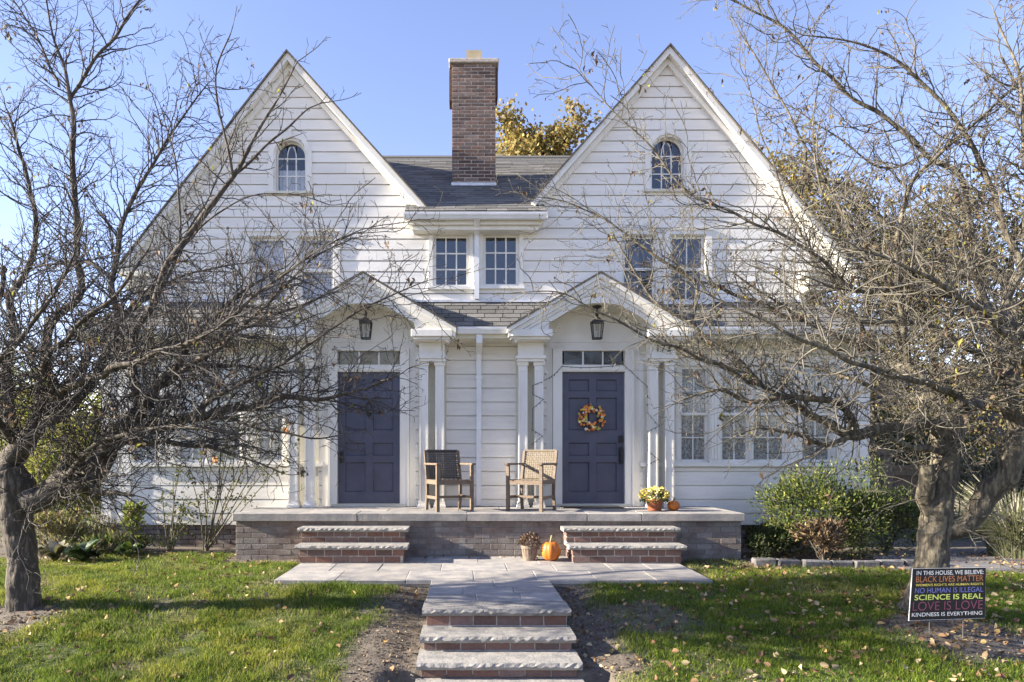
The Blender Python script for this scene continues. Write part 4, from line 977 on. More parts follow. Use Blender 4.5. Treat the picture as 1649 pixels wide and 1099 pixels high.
part('sign_face', MB().add([tuple(onsign(u, v, .0032)) for u, v in ((e*.8, e), (1-e*.3, e), (1-e*.3, 1-e*.5), (e*.8, 1-e*.5))], [(0, 1, 2, 3)]), M['signface'], sg)
lines = [('IN THIS HOUSE, WE BELIEVE:', .875, .955, (.62, .62, .64), .014, .06, .965), ('BLACK LIVES MATTER', .735, .850, (.42, .17, .07), .0, .06, .965), ("WOMEN'S RIGHTS ARE HUMAN RIGHTS", .658, .705, (.60, .52, .12), .012, .06, .965),
         ('NO HUMAN IS ILLEGAL', .525, .625, (.13, .15, .42), .0, .055, .965), ('SCIENCE IS REAL', .39, .495, (.50, .60, .14), .012, .055, .965), ('LOVE IS LOVE', .19, .36, (.20, .055, .11), -.008, .04, .965), ('KINDNESS IS EVERYTHING', .075, .150, (.62, .62, .64), .010, .035, .96)]
for txt, v0, v1, colr, bold, u0, u1 in lines:
    fc = bpy.data.curves.new('lettering', 'FONT'); fc.body = txt; fc.size = 1; fc.offset = bold
    fo = bpy.data.objects.new('lettering_tmp', fc); COL.objects.link(fo); bpy.context.view_layer.update()
    me = bpy.data.meshes.new_from_object(fo.evaluated_get(bpy.context.evaluated_depsgraph_get())); bpy.data.objects.remove(fo)
    V = np.array([v.co for v in me.vertices]); lo, hi = V.min(0), V.max(0)
    for v in me.vertices:
        fu = (v.co.x-lo[0])/(hi[0]-lo[0]); fv = (v.co.y-(lo[1] if ',' not in txt else -.0))/(hi[1]-(lo[1] if ',' not in txt else 0))
        v.co = onsign(u0+fu*(u1-u0), v0+fv*(v1-v0), .0045)-Vector(sg.location)
    mt = mk('sign_ink', colr, .5, .02, 5); me.materials.clear(); me.materials.append(mt)
    o = bpy.data.objects.new('lettering', me); COL.objects.link(o); o.parent = sg
for u in (.28, .72):
    p = onsign(u, 0); part('wire_leg', MB().tube([onsign(u, .25, -.006), (p.x, p.y+.006, p.z-.02), (p.x+.004, p.y+.01, p.z-.36)], .0028, 5), M['steel'], sg)
part('wire_rung', MB().tube([onsign(.28, 0, -.006)-Vector((0, 0, .015)), onsign(.72, 0, -.006)-Vector((0, 0, .015))], .0028, 5), M['steel'], sg)
# number on the house becomes plain mesh
bpy.context.view_layer.update()
fo = bpy.data.objects['house_number']; me = bpy.data.meshes.new_from_object(fo.evaluated_get(bpy.context.evaluated_depsgraph_get()))
o = bpy.data.objects.new('house_number_plate', me); COL.objects.link(o); o.parent = fo.parent; o.location = fo.location; o.rotation_euler = fo.rotation_euler
bpy.data.objects.remove(fo); o.name = 'house_number'

# ------------------------------------------------------------------ fast tube bundle for twigs
class Bundle:
    def __init__(s, n): s.n = n; s.V = []; s.F = []; s.c = 0
    def strand(s, pts, r0, r1):
        n = s.n; k = len(pts); P = np.asarray(pts); d = np.gradient(P, axis=0); d /= np.linalg.norm(d, axis=1)[:, None]+1e-9
        a = np.where(np.abs(d[:, 2:3]) > .9, np.array([[1., 0, 0]]), np.array([[0., 0, 1]])); u = np.cross(d, a); u /= np.linalg.norm(u, axis=1)[:, None]+1e-9; v = np.cross(d, u)
        r = np.linspace(r0, r1, k)[:, None]
        R_ = np.stack([P+u*r*math.cos(2*math.pi*j/n)+v*r*math.sin(2*math.pi*j/n) for j in range(n)], 1)
        s.V.append(R_.reshape(-1, 3)); i = np.arange(k-1)[:, None]*n; j = np.arange(n)[None]; jn = (j+1) % n
        s.F.append((np.stack([i+j, i+jn, i+n+jn, i+n+j], -1)+s.c).reshape(-1, 4)); s.c += k*n
    def build(s, name, mat, parent=None, kind=None):
        V = np.concatenate(s.V); Fq = np.concatenate(s.F); org = np.array([V[:, 0].mean(), V[:, 1].mean(), V[:, 2].min()])
        me = bpy.data.meshes.new(name); me.vertices.add(len(V)); me.vertices.foreach_set('co', (V-org).reshape(-1))
        me.loops.add(Fq.size); me.loops.foreach_set('vertex_index', Fq.reshape(-1)); me.polygons.add(len(Fq)); me.polygons.foreach_set('loop_start', np.arange(len(Fq))*4)
        me.polygons.foreach_set('use_smooth', np.ones(len(Fq), bool)); me.update(calc_edges=True); me.materials.append(mat)
        o = bpy.data.objects.new(name, me); COL.objects.link(o); WL[o.name] = Vector(org); o.location = Vector(org)-wpos(parent)
        if parent: o.parent = parent
        if kind: o['kind'] = kind
        return o
tr = random.Random(5)
def rnd3(): return np.array([tr.gauss(0, 1), tr.gauss(0, 1), tr.gauss(0, 1)])
def unit(v): return v/(np.linalg.norm(v)+1e-9)
def smooth_line(pts):                                # Catmull-Rom through (px, py, Y, width px)
    C = [np.array([wx(p[0], p[2]), p[2], wz(p[1], p[2]), p[3]*p[2]/F/2]) for p in pts]; out = []
    for i in range(len(C)-1):
        p0, p1, p2, p3 = C[max(i-1, 0)], C[i], C[i+1], C[min(i+2, len(C)-1)]
        n = max(2, int(np.linalg.norm(p2[:3]-p1[:3])/.06))
        for t in np.linspace(0, 1, n, endpoint=False):
            q = .5*((2*p1)+(-p0+p2)*t+(2*p0-5*p1+4*p2-p3)*t*t+(-p0+3*p1-3*p2+p3)*t**3); q[3] = max(p1[3]*(1-t)+p2[3]*t, .002); out.append(q)
    out.append(C[-1]); return np.array(out)
def walk(p, d, length, step, wander, up, curl=0):
    pts = [p.copy()]; n = max(2, int(length/step)); ax = unit(rnd3())
    for _ in range(n):
        d = unit(d+rnd3()*wander+np.array([0, 0, up])+np.cross(ax, d)*curl); p = p+d*step; pts.append(p)
    return np.array(pts)
def gnarl(q, k):                                     # knots and lumps along a limb
    m = len(q); ph = tr.uniform(0, 9)
    r = q[:, 3].copy()
    for i in range(m):
        r[i] *= (.70+.16*min(r[i]/.09, 1))*(1+.07*math.sin(i*.9+ph)+.06*math.sin(i*2.3+ph*2)+tr.uniform(-.05, .05))
    off = np.array([[math.sin(i*.55+ph), math.cos(i*.7+ph*1.3), math.sin(i*.8+2*ph)] for i in range(m)])*q[:, 3:4]*k
    off[0] = 0
    return q[:, :3]+off, r
def limbmesh(P, r, n=10):
    b = MB(); b.tube([tuple(p) for p in P], list(r), n)
    return b
def apple_tree(name, label, root, trunkpx, limbs, bark, twigm, dens, leafcols, nleaf, seed, upb=.05):
    tr.seed(seed); t = thing(name, label, 'tree', root)
    q = smooth_line(trunkpx); P, r = gnarl(q, .06); r = q[:, 3]*(1+(r/q[:, 3]-1)*.45); r[:3] *= np.array([1.22, 1.12, 1.04])
    tb = MB(); pts = P; nS = 44; gi = np.linspace(0, len(P)-1, len(P)*3); P = np.stack([np.interp(gi, np.arange(len(q)), P[:, k]) for k in range(3)], 1); r = np.interp(gi, np.arange(len(q)), r); base = 0
    tb.tube([tuple(p) for p in P], list(r), nS)
    g = np.random.default_rng(seed); V = np.array(tb.v); ring = np.arange(len(V))//nS; ring = np.clip(ring, 0, len(P)-1)
    ctr = P[ring]; aa = (np.arange(len(V)) % nS)*2*math.pi/nS; rdg = np.abs(vnoise(aa*7+.8*np.sin(ring*.35), ring*.30, 1.0, seed)-.5)*2; lump = vnoise(aa*1.6, ring*.16, 1.0, seed+1)-.5; V = ctr+(V-ctr)*(1+(.16*lump+.13*(rdg-.4))[:, None]+g.uniform(-.018, .018, (len(V), 1))); tb.v = [tuple(v) for v in V]
    part('trunk', tb, bark, t, True)
    B1, B2 = Bundle(5), Bundle(3); tips = []
    def child(p, d0, r0, lvl, lmul=1):
        if lvl == 1:
            L_ = tr.uniform(.35, 1.15)*lmul; pts = walk(p, d0, L_, .055, .17, upb*.55, .02); r0 = min(max(r0*.5, .0036), .0070)
            B1.strand(pts, r0, .0027)
            step = dens[1]; s = step*tr.random()+.06
        elif lvl == 2:
            L_ = tr.uniform(.10, .42)*lmul; pts = walk(p, d0, L_, .05, .24, upb*.4, .03); B2.strand(pts, min(r0*.75, .0038), .0018)
            step = dens[2]; s = .03+step*tr.random()
        else:
            L_ = tr.uniform(.02, .11); pts = walk(p, d0, L_, .028, .3, .02); B2.strand(pts, .0026, .0018); tips.append((pts[-1], pts[-1]-pts[-2])); return
        tips.append((pts[-1], pts[-1]-pts[-2]))
        dv = np.diff(pts, axis=0); sl_ = np.linalg.norm(dv[0]) if len(dv) else .05; tot = sl_*len(dv)
        while s < tot:
            i = min(int(s/sl_), len(dv)-1); dd = unit(dv[i]); side = unit(np.cross(dd, rnd3())); ang = tr.uniform(.5, 1.2)
            nd = unit(dd*math.cos(ang)+side*math.sin(ang)+np.array([0, 0, upb*.8]))
            child(pts[i]+dd*(s-i*sl_), nd, r0*(1-.6*s/tot), lvl+1, lmul); s += step*tr.uniform(.6, 1.5)
    for lp in limbs:
        kw = {}
        if isinstance(lp, tuple): lp, kw = lp
        q = smooth_line(lp); P, r = gnarl(q, .35 if q[0, 3] > .03 else .7)
        nm = 'limb' if q[0, 3] > .028 else 'branch'
        part(nm, limbmesh(P, r, 10 if nm == 'limb' else 7), bark, t, True)
        dv = np.diff(P, axis=0); ln = np.linalg.norm(dv, axis=1); cum = np.concatenate([[0], np.cumsum(ln)]); s = kw.get('start', .12); tot = cum[-1]; st = dens[0]*kw.get('d', 1)
        while s < tot:
            i = min(np.searchsorted(cum, s)-1, len(dv)-1); dd = unit(dv[i]); side = unit(np.cross(dd, rnd3())); ang = tr.uniform(.45, 1.35)
            nd = unit(dd*math.cos(ang)+side*math.sin(ang)+np.array([0, 0, upb*3]))
            p0 = P[i]+dd*(s-cum[i])
            child(p0, nd, r[i], 1 if tr.random() < .72 or r[i] > .012 else 2, kw.get('l', 1)*(1-.35*s/tot)); s += st*tr.uniform(.5, 1.5)
        e_ = unit(dv[-1]); child(P[-1], e_, r[-1]*1.6, 1, .6*kw.get('l', 1))
    B1.build('branchlets', twigm, t, 'stuff'); B2.build('twigs', twigm, t, 'stuff')
    ks = [tr.randrange(len(tips)) for _ in range(nleaf//4)]; PL = []; DL = []
    for k in ks:
        p, d = tips[k]
        for _ in range(tr.randint(2, 6)): PL.append(p+rnd3()*.02); DL.append(np.array([tr.gauss(0, .5), tr.gauss(0, .5), -1]))
    leafmesh('dead_leaves', PL, .048, leafcols, t, M['leaf'], 0, DL, .42, 'stuff', .5, seed=seed)
    ks = [tr.randrange(len(tips)) for _ in range(nleaf//2)]; fb = Bundle(4)
    for k in ks: p, d = tips[k]; fb.strand(np.array([p, p+[0, 0, -.008], p+[0, 0, -.016]])+rnd3()*.004, .0055, .0055)
    fb.build('fruit', twigm, t, 'stuff')
    return t
brown = [(.13, .085, .055), (.17, .11, .07), (.09, .06, .045), (.13, .09, .06), (.22, .16, .10), (.28, .27, .06)]
# --- left tree
TL = [(38, 1003, 6.56, 60), (39, 965, 6.56, 50), (35, 900, 6.56, 47), (30, 850, 6.56, 47), (28, 810, 6.55, 54), (22, 780, 6.52, 58), (14, 755, 6.5, 46)]
LL = [
 ([(28, 815, 6.55, 50), (85, 790, 6.5, 44), (135, 768, 6.4, 40), (170, 735, 6.35, 38), (192, 700, 6.3, 34), (228, 655, 6.2, 27), (262, 620, 6.1, 21), (290, 575, 6.05, 15), (335, 520, 6.0, 11), (390, 470, 5.9, 7), (440, 440, 5.9, 4)], {'d': .72}),
 ([(226, 658, 6.2, 22), (212, 600, 6.2, 18), (222, 535, 6.15, 15), (248, 478, 6.1, 14), (286, 402, 6.0, 13), (330, 345, 6.0, 12), (376, 285, 5.95, 10), (402, 235, 5.9, 7), (450, 155, 5.9, 4), (474, 108, 5.9, 3)], {'d': 3.0, 'l': .6}),
 ([(376, 285, 5.95, 7), (358, 205, 5.9, 5), (348, 110, 5.9, 4), (372, 55, 5.9, 2.5)], {'d': 2.2, 'l': .5}),
 ([(376, 285, 5.95, 6), (440, 225, 6.0, 5), (500, 175, 6.05, 3), (530, 165, 6.05, 2)], {'d': 2, 'l': .5}),
 ([(286, 402, 6.0, 7), (290, 330, 6.0, 5), (280, 250, 6.1, 3), (262, 180, 6.1, 2)], {'d': 1.7, 'l': .7}),
 ([(300, 390, 6.0, 6), (380, 325, 5.9, 3), (460, 312, 5.9, 2.5), (530, 330, 5.9, 2)], {'d': 2.2, 'l': .5}),
 ([(190, 702, 6.3, 26), (250, 688, 6.2, 20), (330, 668, 6.05, 18), (400, 655, 5.95, 16), (460, 641, 5.9, 13), (520, 642, 5.85, 9), (570, 632, 5.8, 6), (640, 606, 5.8, 3)], {'d': .72}),
 [(128, 745, 6.4, 17), (150, 785, 6.2, 14), (196, 797, 6.1, 9), (216, 798, 6.05, 6)],
 [(195, 715, 6.25, 15), (240, 712, 6.0, 12), (330, 720, 5.8, 8), (400, 740, 5.7, 4), (450, 760, 5.7, 2.5)],
 [(14, 770, 6.5, 48), (30, 720, 6.5, 40), (58, 690, 6.5, 34), (74, 640, 6.5, 27), (70, 565, 6.5, 21), (98, 505, 6.5, 17), (128, 465, 6.5, 15), (124, 385, 6.5, 14), (117, 250, 6.5, 12), (114, 155, 6.5, 9), (88, 65, 6.5, 5), (72, -10, 6.5, 3)],
 ([(114, 160, 6.5, 8), (150, 100, 6.45, 7), (200, 40, 6.4, 6), (235, -15, 6.4, 4)], {'l': .7}),
 ([(95, 140, 6.5, 6), (60, 60, 6.55, 4), (20, 0, 6.6, 3)], {'l': .7}),
 [(18, 775, 6.5, 30), (-15, 735, 6.6, 24), (-30, 660, 6.7, 18), (-10, 560, 6.8, 13), (5, 430, 6.8, 8)],
 ([(58, 690, 6.5, 24), (112, 655, 6.4, 21), (158, 600, 6.4, 18), (188, 525, 6.4, 15), (182, 445, 6.4, 12), (205, 340, 6.4, 9), (255, 250, 6.4, 6), (300, 180, 6.4, 4), (335, 135, 6.4, 2.5)], {'d': .72}),
 [(30, 720, 6.5, 24), (10, 640, 6.6, 20), (20, 540, 6.7, 16), (22, 470, 6.7, 14), (58, 395, 6.7, 11), (45, 290, 6.8, 8), (12, 180, 6.8, 5)],
 [(72, 640, 6.4, 20), (125, 618, 5.7, 17), (220, 580, 5.1, 13), (330, 540, 4.8, 10), (420, 470, 4.7, 7), (510, 405, 4.6, 4), (570, 375, 4.6, 2.5)],
 ([(165, 600, 6.4, 15), (260, 560, 6.9, 12), (360, 540, 7.3, 10), (450, 505, 7.5, 6), (540, 470, 7.6, 3)], {'d': .72}),
 [(262, 620, 6.1, 13), (350, 560, 5.9, 11), (430, 490, 5.8, 8), (500, 420, 5.7, 5), (565, 385, 5.7, 3)],
 [(300, 672, 6.05, 11), (380, 622, 5.8, 9), (460, 582, 5.7, 7), (540, 525, 5.6, 5), (620, 480, 5.6, 3.5), (690, 452, 5.6, 2)],
 ([(340, 668, 6.0, 8), (420, 690, 5.9, 6), (500, 705, 5.8, 4), (560, 700, 5.8, 2.5)], {'d': 1.5, 'l': .7}),
 [(110, 656, 6.4, 17), (70, 600, 5.8, 14), (110, 540, 5.4, 10), (190, 470, 5.2, 7), (240, 400, 5.1, 4)],
 [(58, 690, 6.5, 18), (100, 640, 7.1, 15), (150, 560, 7.6, 11), (230, 480, 8.0, 8), (310, 440, 8.2, 5), (420, 420, 8.3, 3)],
 [(30, 720, 6.5, 18), (-30, 640, 5.9, 15), (20, 560, 5.5, 11), (90, 470, 5.3, 7), (130, 380, 5.2, 4)],
 ([(225, 655, 6.2, 13), (280, 600, 6.7, 10), (370, 590, 7.0, 7), (460, 600, 7.1, 4), (520, 590, 7.1, 2.5)], {'d': .72}),
 ([(90, 790, 6.5, 14), (150, 720, 5.9, 12), (240, 690, 5.4, 9), (320, 690, 5.1, 6), (390, 700, 5.0, 3)], {'d': .72}),
 ([(182, 445, 6.4, 9), (120, 420, 6.5, 7), (60, 430, 6.6, 4), (10, 400, 6.6, 3)], {}),
 ([(188, 520, 6.4, 9), (260, 460, 6.6, 7), (300, 380, 6.7, 5), (350, 290, 6.8, 3), (380, 220, 6.8, 2)], {'l': .8}),
]
apple_tree('apple_tree', 'bare dark apple tree with low crooked limbs on the left lawn', (-4.07, 6.56, -.16), TL, LL, M['barkL'], M['twigL'], (.048, .084, .085), brown, 1300, 11)
# --- right tree
TR = [(1478, 1012, 6.2, 92), (1489, 968, 6.2, 61), (1499, 905, 6.2, 50), (1506, 850, 6.2, 48), (1514, 800, 6.2, 43), (1521, 750, 6.2, 41), (1526, 705, 6.2, 48), (1529, 672, 6.2, 40)]
LR = [
 [(1510, 862, 6.2, 42), (1556, 834, 6.1, 38), (1598, 808, 6.0, 40), (1613, 775, 5.95, 43), (1618, 735, 5.9, 40), (1640, 706, 5.85, 36), (1690, 690, 5.8, 30), (1740, 640, 5.8, 22), (1780, 540, 5.8, 14), (1790, 400, 5.8, 8)],
 [(1504, 830, 6.18, 34), (1496, 800, 6.14, 30), (1490, 775, 6.12, 27), (1486, 752, 6.1, 25)],
 [(1655, 702, 5.85, 34), (1630, 655, 5.85, 31), (1624, 612, 5.85, 29), (1632, 545, 5.85, 27), (1613, 511, 5.85, 25), (1572, 492, 5.85, 20), (1520, 472, 5.85, 15), (1450, 462, 5.85, 11), (1380, 470, 5.8, 8), (1310, 450, 5.8, 4)],
 [(1616, 515, 5.85, 20), (1640, 440, 5.9, 16), (1655, 370, 5.9, 13), (1650, 250, 5.9, 9), (1640, 120, 5.9, 6), (1600, 20, 5.9, 3)],
 [(1525, 700, 6.2, 34), (1490, 684, 6.1, 29), (1445, 690, 6.0, 25), (1395, 697, 5.9, 23), (1353, 697, 5.85, 20), (1326, 679, 5.8, 17), (1280, 652, 5.8, 14), (1238, 629, 5.75, 12), (1200, 592, 5.7, 10), (1150, 552, 5.7, 8), (1110, 520, 5.7, 7), (1062, 492, 5.7, 6), (1030, 450, 5.7, 4.5), (985, 375, 5.7, 3)],
 [(1370, 697, 5.9, 18), (1369, 668, 5.85, 15), (1334, 645, 5.8, 14), (1290, 641, 5.7, 12), (1200, 645, 5.6, 10), (1160, 628, 5.5, 7), (1120, 636, 5.5, 5), (1090, 648, 5.5, 3)],
 [(1400, 697, 5.9, 12), (1330, 715, 5.7, 10), (1280, 700, 5.6, 7), (1225, 690, 5.55, 5), (1180, 705, 5.5, 3)],
 [(1528, 682, 6.25, 28), (1500, 640, 6.5, 23), (1467, 602, 6.7, 19), (1420, 570, 7.0, 14), (1370, 550, 7.2, 11), (1300, 520, 7.3, 8), (1240, 480, 7.3, 5), (1180, 440, 7.3, 3)],
 [(1530, 682, 6.25, 30), (1560, 652, 6.4, 26), (1588, 620, 6.6, 22), (1598, 540, 6.8, 19), (1575, 452, 6.8, 17), (1540, 425, 6.8, 15), (1500, 400, 6.8, 14), (1440, 365, 6.8, 12), (1402, 335, 6.8, 10), (1375, 303, 6.8, 7), (1340, 293, 6.8, 5), (1290, 296, 6.8, 3)],
 [(1578, 455, 6.8, 14), (1562, 380, 6.8, 13), (1556, 310, 6.8, 12), (1530, 270, 6.8, 11), (1490, 248, 6.8, 10), (1444, 202, 6.8, 9), (1383, 164, 6.8, 8), (1322, 111, 6.8, 7), (1269, 50, 6.8, 6), (1200, 11, 6.8, 4), (1150, -20, 6.8, 3)],
 [(1642, 430, 5.9, 13), (1610, 340, 6.0, 12), (1590, 290, 6.1, 11), (1555, 215, 6.1, 9), (1510, 160, 6.1, 8), (1440, 95, 6.1, 6), (1360, 65, 6.1, 4), (1290, 57, 6.1, 2.5)],
 [(1470, 600, 6.7, 14), (1452, 510, 6.4, 12), (1445, 425, 6.2, 11), (1448, 360, 6.1, 10), (1457, 328, 6.1, 10), (1475, 287, 6.1, 9), (1500, 258, 6.1, 8), (1545, 220, 6.1, 7), (1590, 180, 6.1, 6), (1649, 125, 6.1, 5), (1700, 80, 6.1, 3)],
 [(1238, 629, 5.75, 10), (1180, 600, 5.5, 8), (1120, 572, 5.3, 7), (1060, 551, 5.2, 6), (960, 500, 5.1, 4), (900, 472, 5.1, 3), (840, 470, 5.1, 2)],
 [(1380, 470, 5.8, 9), (1300, 402, 5.6, 7), (1200, 352, 5.5, 6), (1110, 310, 5.5, 5), (1050, 240, 5.5, 4), (1000, 190, 5.5, 3), (945, 132, 5.5, 2.2), (930, 105, 5.5, 1.8)],
 [(1300, 520, 7.3, 9), (1200, 480, 7.4, 8), (1120, 450, 7.4, 6), (1080, 430, 7.4, 5), (990, 365, 7.4, 4), (930, 332, 7.4, 3), (862, 316, 7.4, 2)],
 [(1467, 600, 6.7, 12), (1440, 520, 6.6, 10), (1400, 430, 6.5, 8), (1350, 330, 6.5, 6), (1300, 240, 6.5, 5), (1240, 130, 6.5, 4), (1190, 50, 6.5, 3)],
 [(1420, 570, 7.0, 9), (1350, 470, 7.0, 7), (1290, 380, 7.0, 5), (1250, 280, 7.0, 4), (1215, 180, 7.0, 3), (1200, 110, 7.0, 2)],
 [(1560, 652, 6.3, 16), (1500, 620, 5.5, 13), (1420, 600, 5.0, 11), (1320, 560, 4.7, 8), (1220, 512, 4.6, 6), (1130, 470, 4.6, 3)],
 [(1588, 620, 6.6, 14), (1640, 570, 6.9, 12), (1620, 470, 7.1, 9), (1560, 380, 7.2, 6), (1480, 320, 7.2, 4), (1420, 260, 7.2, 3)],
 [(1690, 690, 5.8, 22), (1660, 600, 5.4, 17), (1600, 520, 5.1, 13), (1530, 470, 4.9, 9), (1440, 420, 4.8, 6), (1370, 400, 4.8, 4)],
 [(1500, 640, 6.5, 13), (1440, 640, 7.0, 11), (1370, 610, 7.4, 8), (1300, 590, 7.6, 5), (1220, 570, 7.7, 3)],
 ([(1520, 725, 6.2, 16), (1480, 722, 5.9, 14), (1448, 715, 5.7, 11), (1438, 705, 5.65, 8)], {'d': 2.5, 'l': .6}),
 [(1645, 545, 5.85, 16), (1690, 430, 5.9, 13), (1700, 300, 6.0, 9), (1660, 180, 6.0, 6), (1610, 90, 6.0, 4)],
 ([(1440, 462, 5.85, 8), (1370, 380, 5.9, 6), (1320, 300, 5.9, 4), (1310, 200, 5.9, 3), (1320, 120, 5.9, 2)], {'l': .8}),
 ([(1110, 520, 5.7, 6), (1122, 480, 5.8, 6), (1118, 450, 5.8, 5), (1060, 415, 5.8, 4), (985, 360, 5.8, 2.5)], {'d': 1.5}),
 ([(1490, 248, 6.8, 6), (1420, 270, 6.8, 5), (1340, 215, 6.8, 3), (1270, 170, 6.8, 2)], {'l': .8}),
 [(1624, 612, 5.85, 15), (1560, 560, 5.7, 12), (1480, 520, 5.6, 9), (1400, 520, 5.5, 7), (1320, 490, 5.5, 5), (1240, 440, 5.5, 3)],
]
apple_tree('apple_tree', 'bare tan leaning apple tree with a low second trunk behind the yard sign', (4.2, 6.2, -.05), TR, LR, M['barkR'], M['twigR'], (.057, .096, .09), brown, 1500, 23)

# ------------------------------------------------------------------ planting beds
def shrub(name, label, cat, c, r, n, cols, size, seed, stems=18, group=None, stemm=None, lo=-.1, inner=.35, up=.4, aspect=.42, mat=None, clumps=26, hi=.8):
    tr.seed(seed); g = np.random.default_rng(seed); t = thing(name, label, cat, (c[0], c[1], float(gz(c[0], c[1]))), group)
    base = np.array([c[0], c[1], float(gz(c[0], c[1]))]); Bs = Bundle(4); PL = []; DL = []
    for k in range(clumps):
        d = g.normal(size=3); d /= np.linalg.norm(d); d[2] = abs(d[2]) if g.random() < hi else d[2]*.9
        ctr = np.array(c)+d*np.array(r)*g.uniform(.45, 1.0+.22*(g.random() < .3)); rr = np.array(r)*g.uniform(.22, .42)
        m_ = n//clumps; q = g.normal(size=(m_, 3)); q /= np.linalg.norm(q, axis=1)[:, None]; PL.append(ctr+q*rr*g.uniform(.2, 1, (m_, 1))**.6); DL.append(q*.6+d*.5)
        if k < stems:
            P = np.array([base*(1-f)+ctr*f+np.array([0, 0, .12*math.sin(math.pi*f)*r[2]])+g.normal(size=3)*.015*(0 < f < 1) for f in np.linspace(0, 1, 7)]); P[:, :2] += 0; Bs.strand(P, .010, .003)
            for q2 in range(4): i = g.integers(3, 7); Bs.strand(walk(P[i], unit(d+g.normal(size=3)*.7), .3*max(r), .05, .15, .1), .004, .0015)
    Bs.build('stem', stemm or M['twigR'], t)
    leafmesh('foliage', np.concatenate(PL), size, cols, t, mat, up, np.concatenate(DL), aspect, None, seed=seed)
    return t
shrub('holly_shrub', 'broad green leafy shrub with yellow-green tips below the right windows', 'shrub', (5.05, 9.55, .45), (.98, .55, .70), 9000, [(.07, .11, .025), (.12, .16, .04), (.20, .23, .05), (.05, .08, .02), (.27, .28, .08)], .05, 31, clumps=64, stems=34, hi=.5)
shrub('holly_shrub', 'darker green shrub nearest the leaning apple trunk', 'shrub', (6.0, 9.75, .40), (.62, .5, .66), 4500, [(.035, .06, .018), (.06, .09, .03), (.10, .13, .035), (.17, .19, .05)], .05, 32, clumps=40, stems=20, hi=.5)
shrub('dry_shrub', 'tan withered leafy plant in front of the green shrubs', 'plant', (4.72, 9.0, .18), (.36, .18, .30), 900, [(.30, .21, .12), (.22, .15, .09), (.36, .27, .16), (.15, .10, .06)], .085, 33, clumps=22, stems=16, mat=M['dryleaf'], aspect=.35)
shrub('low_shrub', 'low dark green leafy mound beside the porch end', 'shrub', (4.12, 9.35, .10), (.36, .3, .36), 2200, [(.035, .055, .018), (.06, .085, .03), (.09, .10, .04)], .05, 34, clumps=24, stems=10)
# arching ornamental grass
tr.seed(41); t = thing('ornamental_grass', 'big clump of pale arching fountain grass by the gravel path', 'ornamental grass', (7.6, 9.4, -.05)); Bg, Bp = Bundle(3), Bundle(3)
for k in range(1500):
    a = tr.uniform(0, 2*math.pi); rr = tr.uniform(0, .32); p = np.array([7.6+rr*math.cos(a), 9.4+rr*math.sin(a), -.06]); L_ = tr.uniform(.6, 1.25); out = np.array([math.cos(a), math.sin(a), 0]); f0 = tr.uniform(.25, .9)
    P = np.array([p+out*(f0*s*s*.95+.12*s)*L_+np.array([0, 0, L_*(s*1.15-.62*s*s*f0*1.3)]) for s in np.linspace(0, 1, 8)])
    Bg.strand(P, .0040, .0012)
    if k % 6 == 0: Bp.strand(P[5:], .014, .004)
Bg.build('blades', mk('pale_grass', (.22, .22, .12), .7, .2, 20, col2=(.13, .15, .07)), t, 'stuff'); Bp.build('plumes', mk('grass_plume', (.34, .31, .24), .9, .2, 40), t, 'stuff')
# stone edging
t = thing('stone_edging', 'curved row of grey edging stones along the right shrub bed', 'stone edging', (4.9, 8.6, -.06))
x = 3.62; k = 0
while x < 6.0:
    L_ = random.uniform(.22, .42); yy = 8.62-.10*math.sin((x-3.6)/2.4*math.pi)+.02*(k % 2)
    o = inst('stone', cbmesh(round(L_-.012, 2), .12, .11, M['stone'], .018, .008, 4), (x+L_/2, yy, float(gz(x+L_/2, yy))+.035), t, rot=(0, 0, random.uniform(-.05, .05))); x += L_; k += 1
# roses at the left of the porch
def rose(label, base, canes, seed, blooms=()):
    tr.seed(seed); t = thing('rose_bush', label, 'rose bush', base, 'rose bushes at the house foundation'); Bs = Bundle(5); PL = []; 
    for (px, py, Y) in canes:
        e_ = np.array(P3(px, py, Y)); b0 = np.array(base)+rnd3()*[.03, .03, 0]; mid = (b0+e_)/2+rnd3()*.05+np.array([0, 0, .12])
        P = np.array([(1-f)**2*b0+2*f*(1-f)*mid+f*f*e_ for f in np.linspace(0, 1, 14)]); Bs.strand(P, .011, .004)
        for i in range(4, 14):
            if tr.random() < .75:
                d = unit(P[min(i+1, 13)]-P[i-1]+rnd3()*.35); q = walk(P[i], d, tr.uniform(.1, .35), .04, .2, .06); Bs.strand(q, .004, .0016)
                for w_ in q[2::2]: PL += [w_+rnd3()*.025 for _ in range(tr.randint(1, 5))]
    Bs.build('cane', mk('rose_cane', (.13, .09, .06), .8, .2, 15, col2=(.09, .10, .04)), t)
    leafmesh('foliage', PL, .05, [(.07, .10, .03), (.12, .14, .04), (.05, .07, .03), (.18, .18, .05)], t, None, 0, None, .55, seed=seed)
    for bx, by, Y in blooms:
        c = P3(bx, by, Y); P, D = shell(34, tuple(c), (.030, .03, .030), -.6, 8, .3); leafmesh('bloom', P, .045, [(.78, .50, .26), (.80, .58, .34), (.78, .42, .18)], t, M['leaf'], 0, D, .85, seed=int(bx))
rose('tall rose bush with orange blooms beside the porch end', (-3.80, 10.0, -.05), [(452, 690, 9.9), (470, 725, 9.7), (430, 640, 10.0), (400, 660, 10.1), (372, 690, 10.1), (345, 715, 10), (318, 700, 10), (300, 755, 10.1), (415, 700, 9.8), (440, 660, 9.9), (388, 640, 10.1), (480, 690, 9.7)], 51, [(460, 695, 9.75), (347, 742, 9.95)])
rose('thin rose bush in the left bed under the windows', (-4.35, 10.05, -.05), [(300, 800, 10.1), (278, 770, 10.1), (262, 790, 10.1), (292, 745, 10.1), (315, 835, 10)], 52)
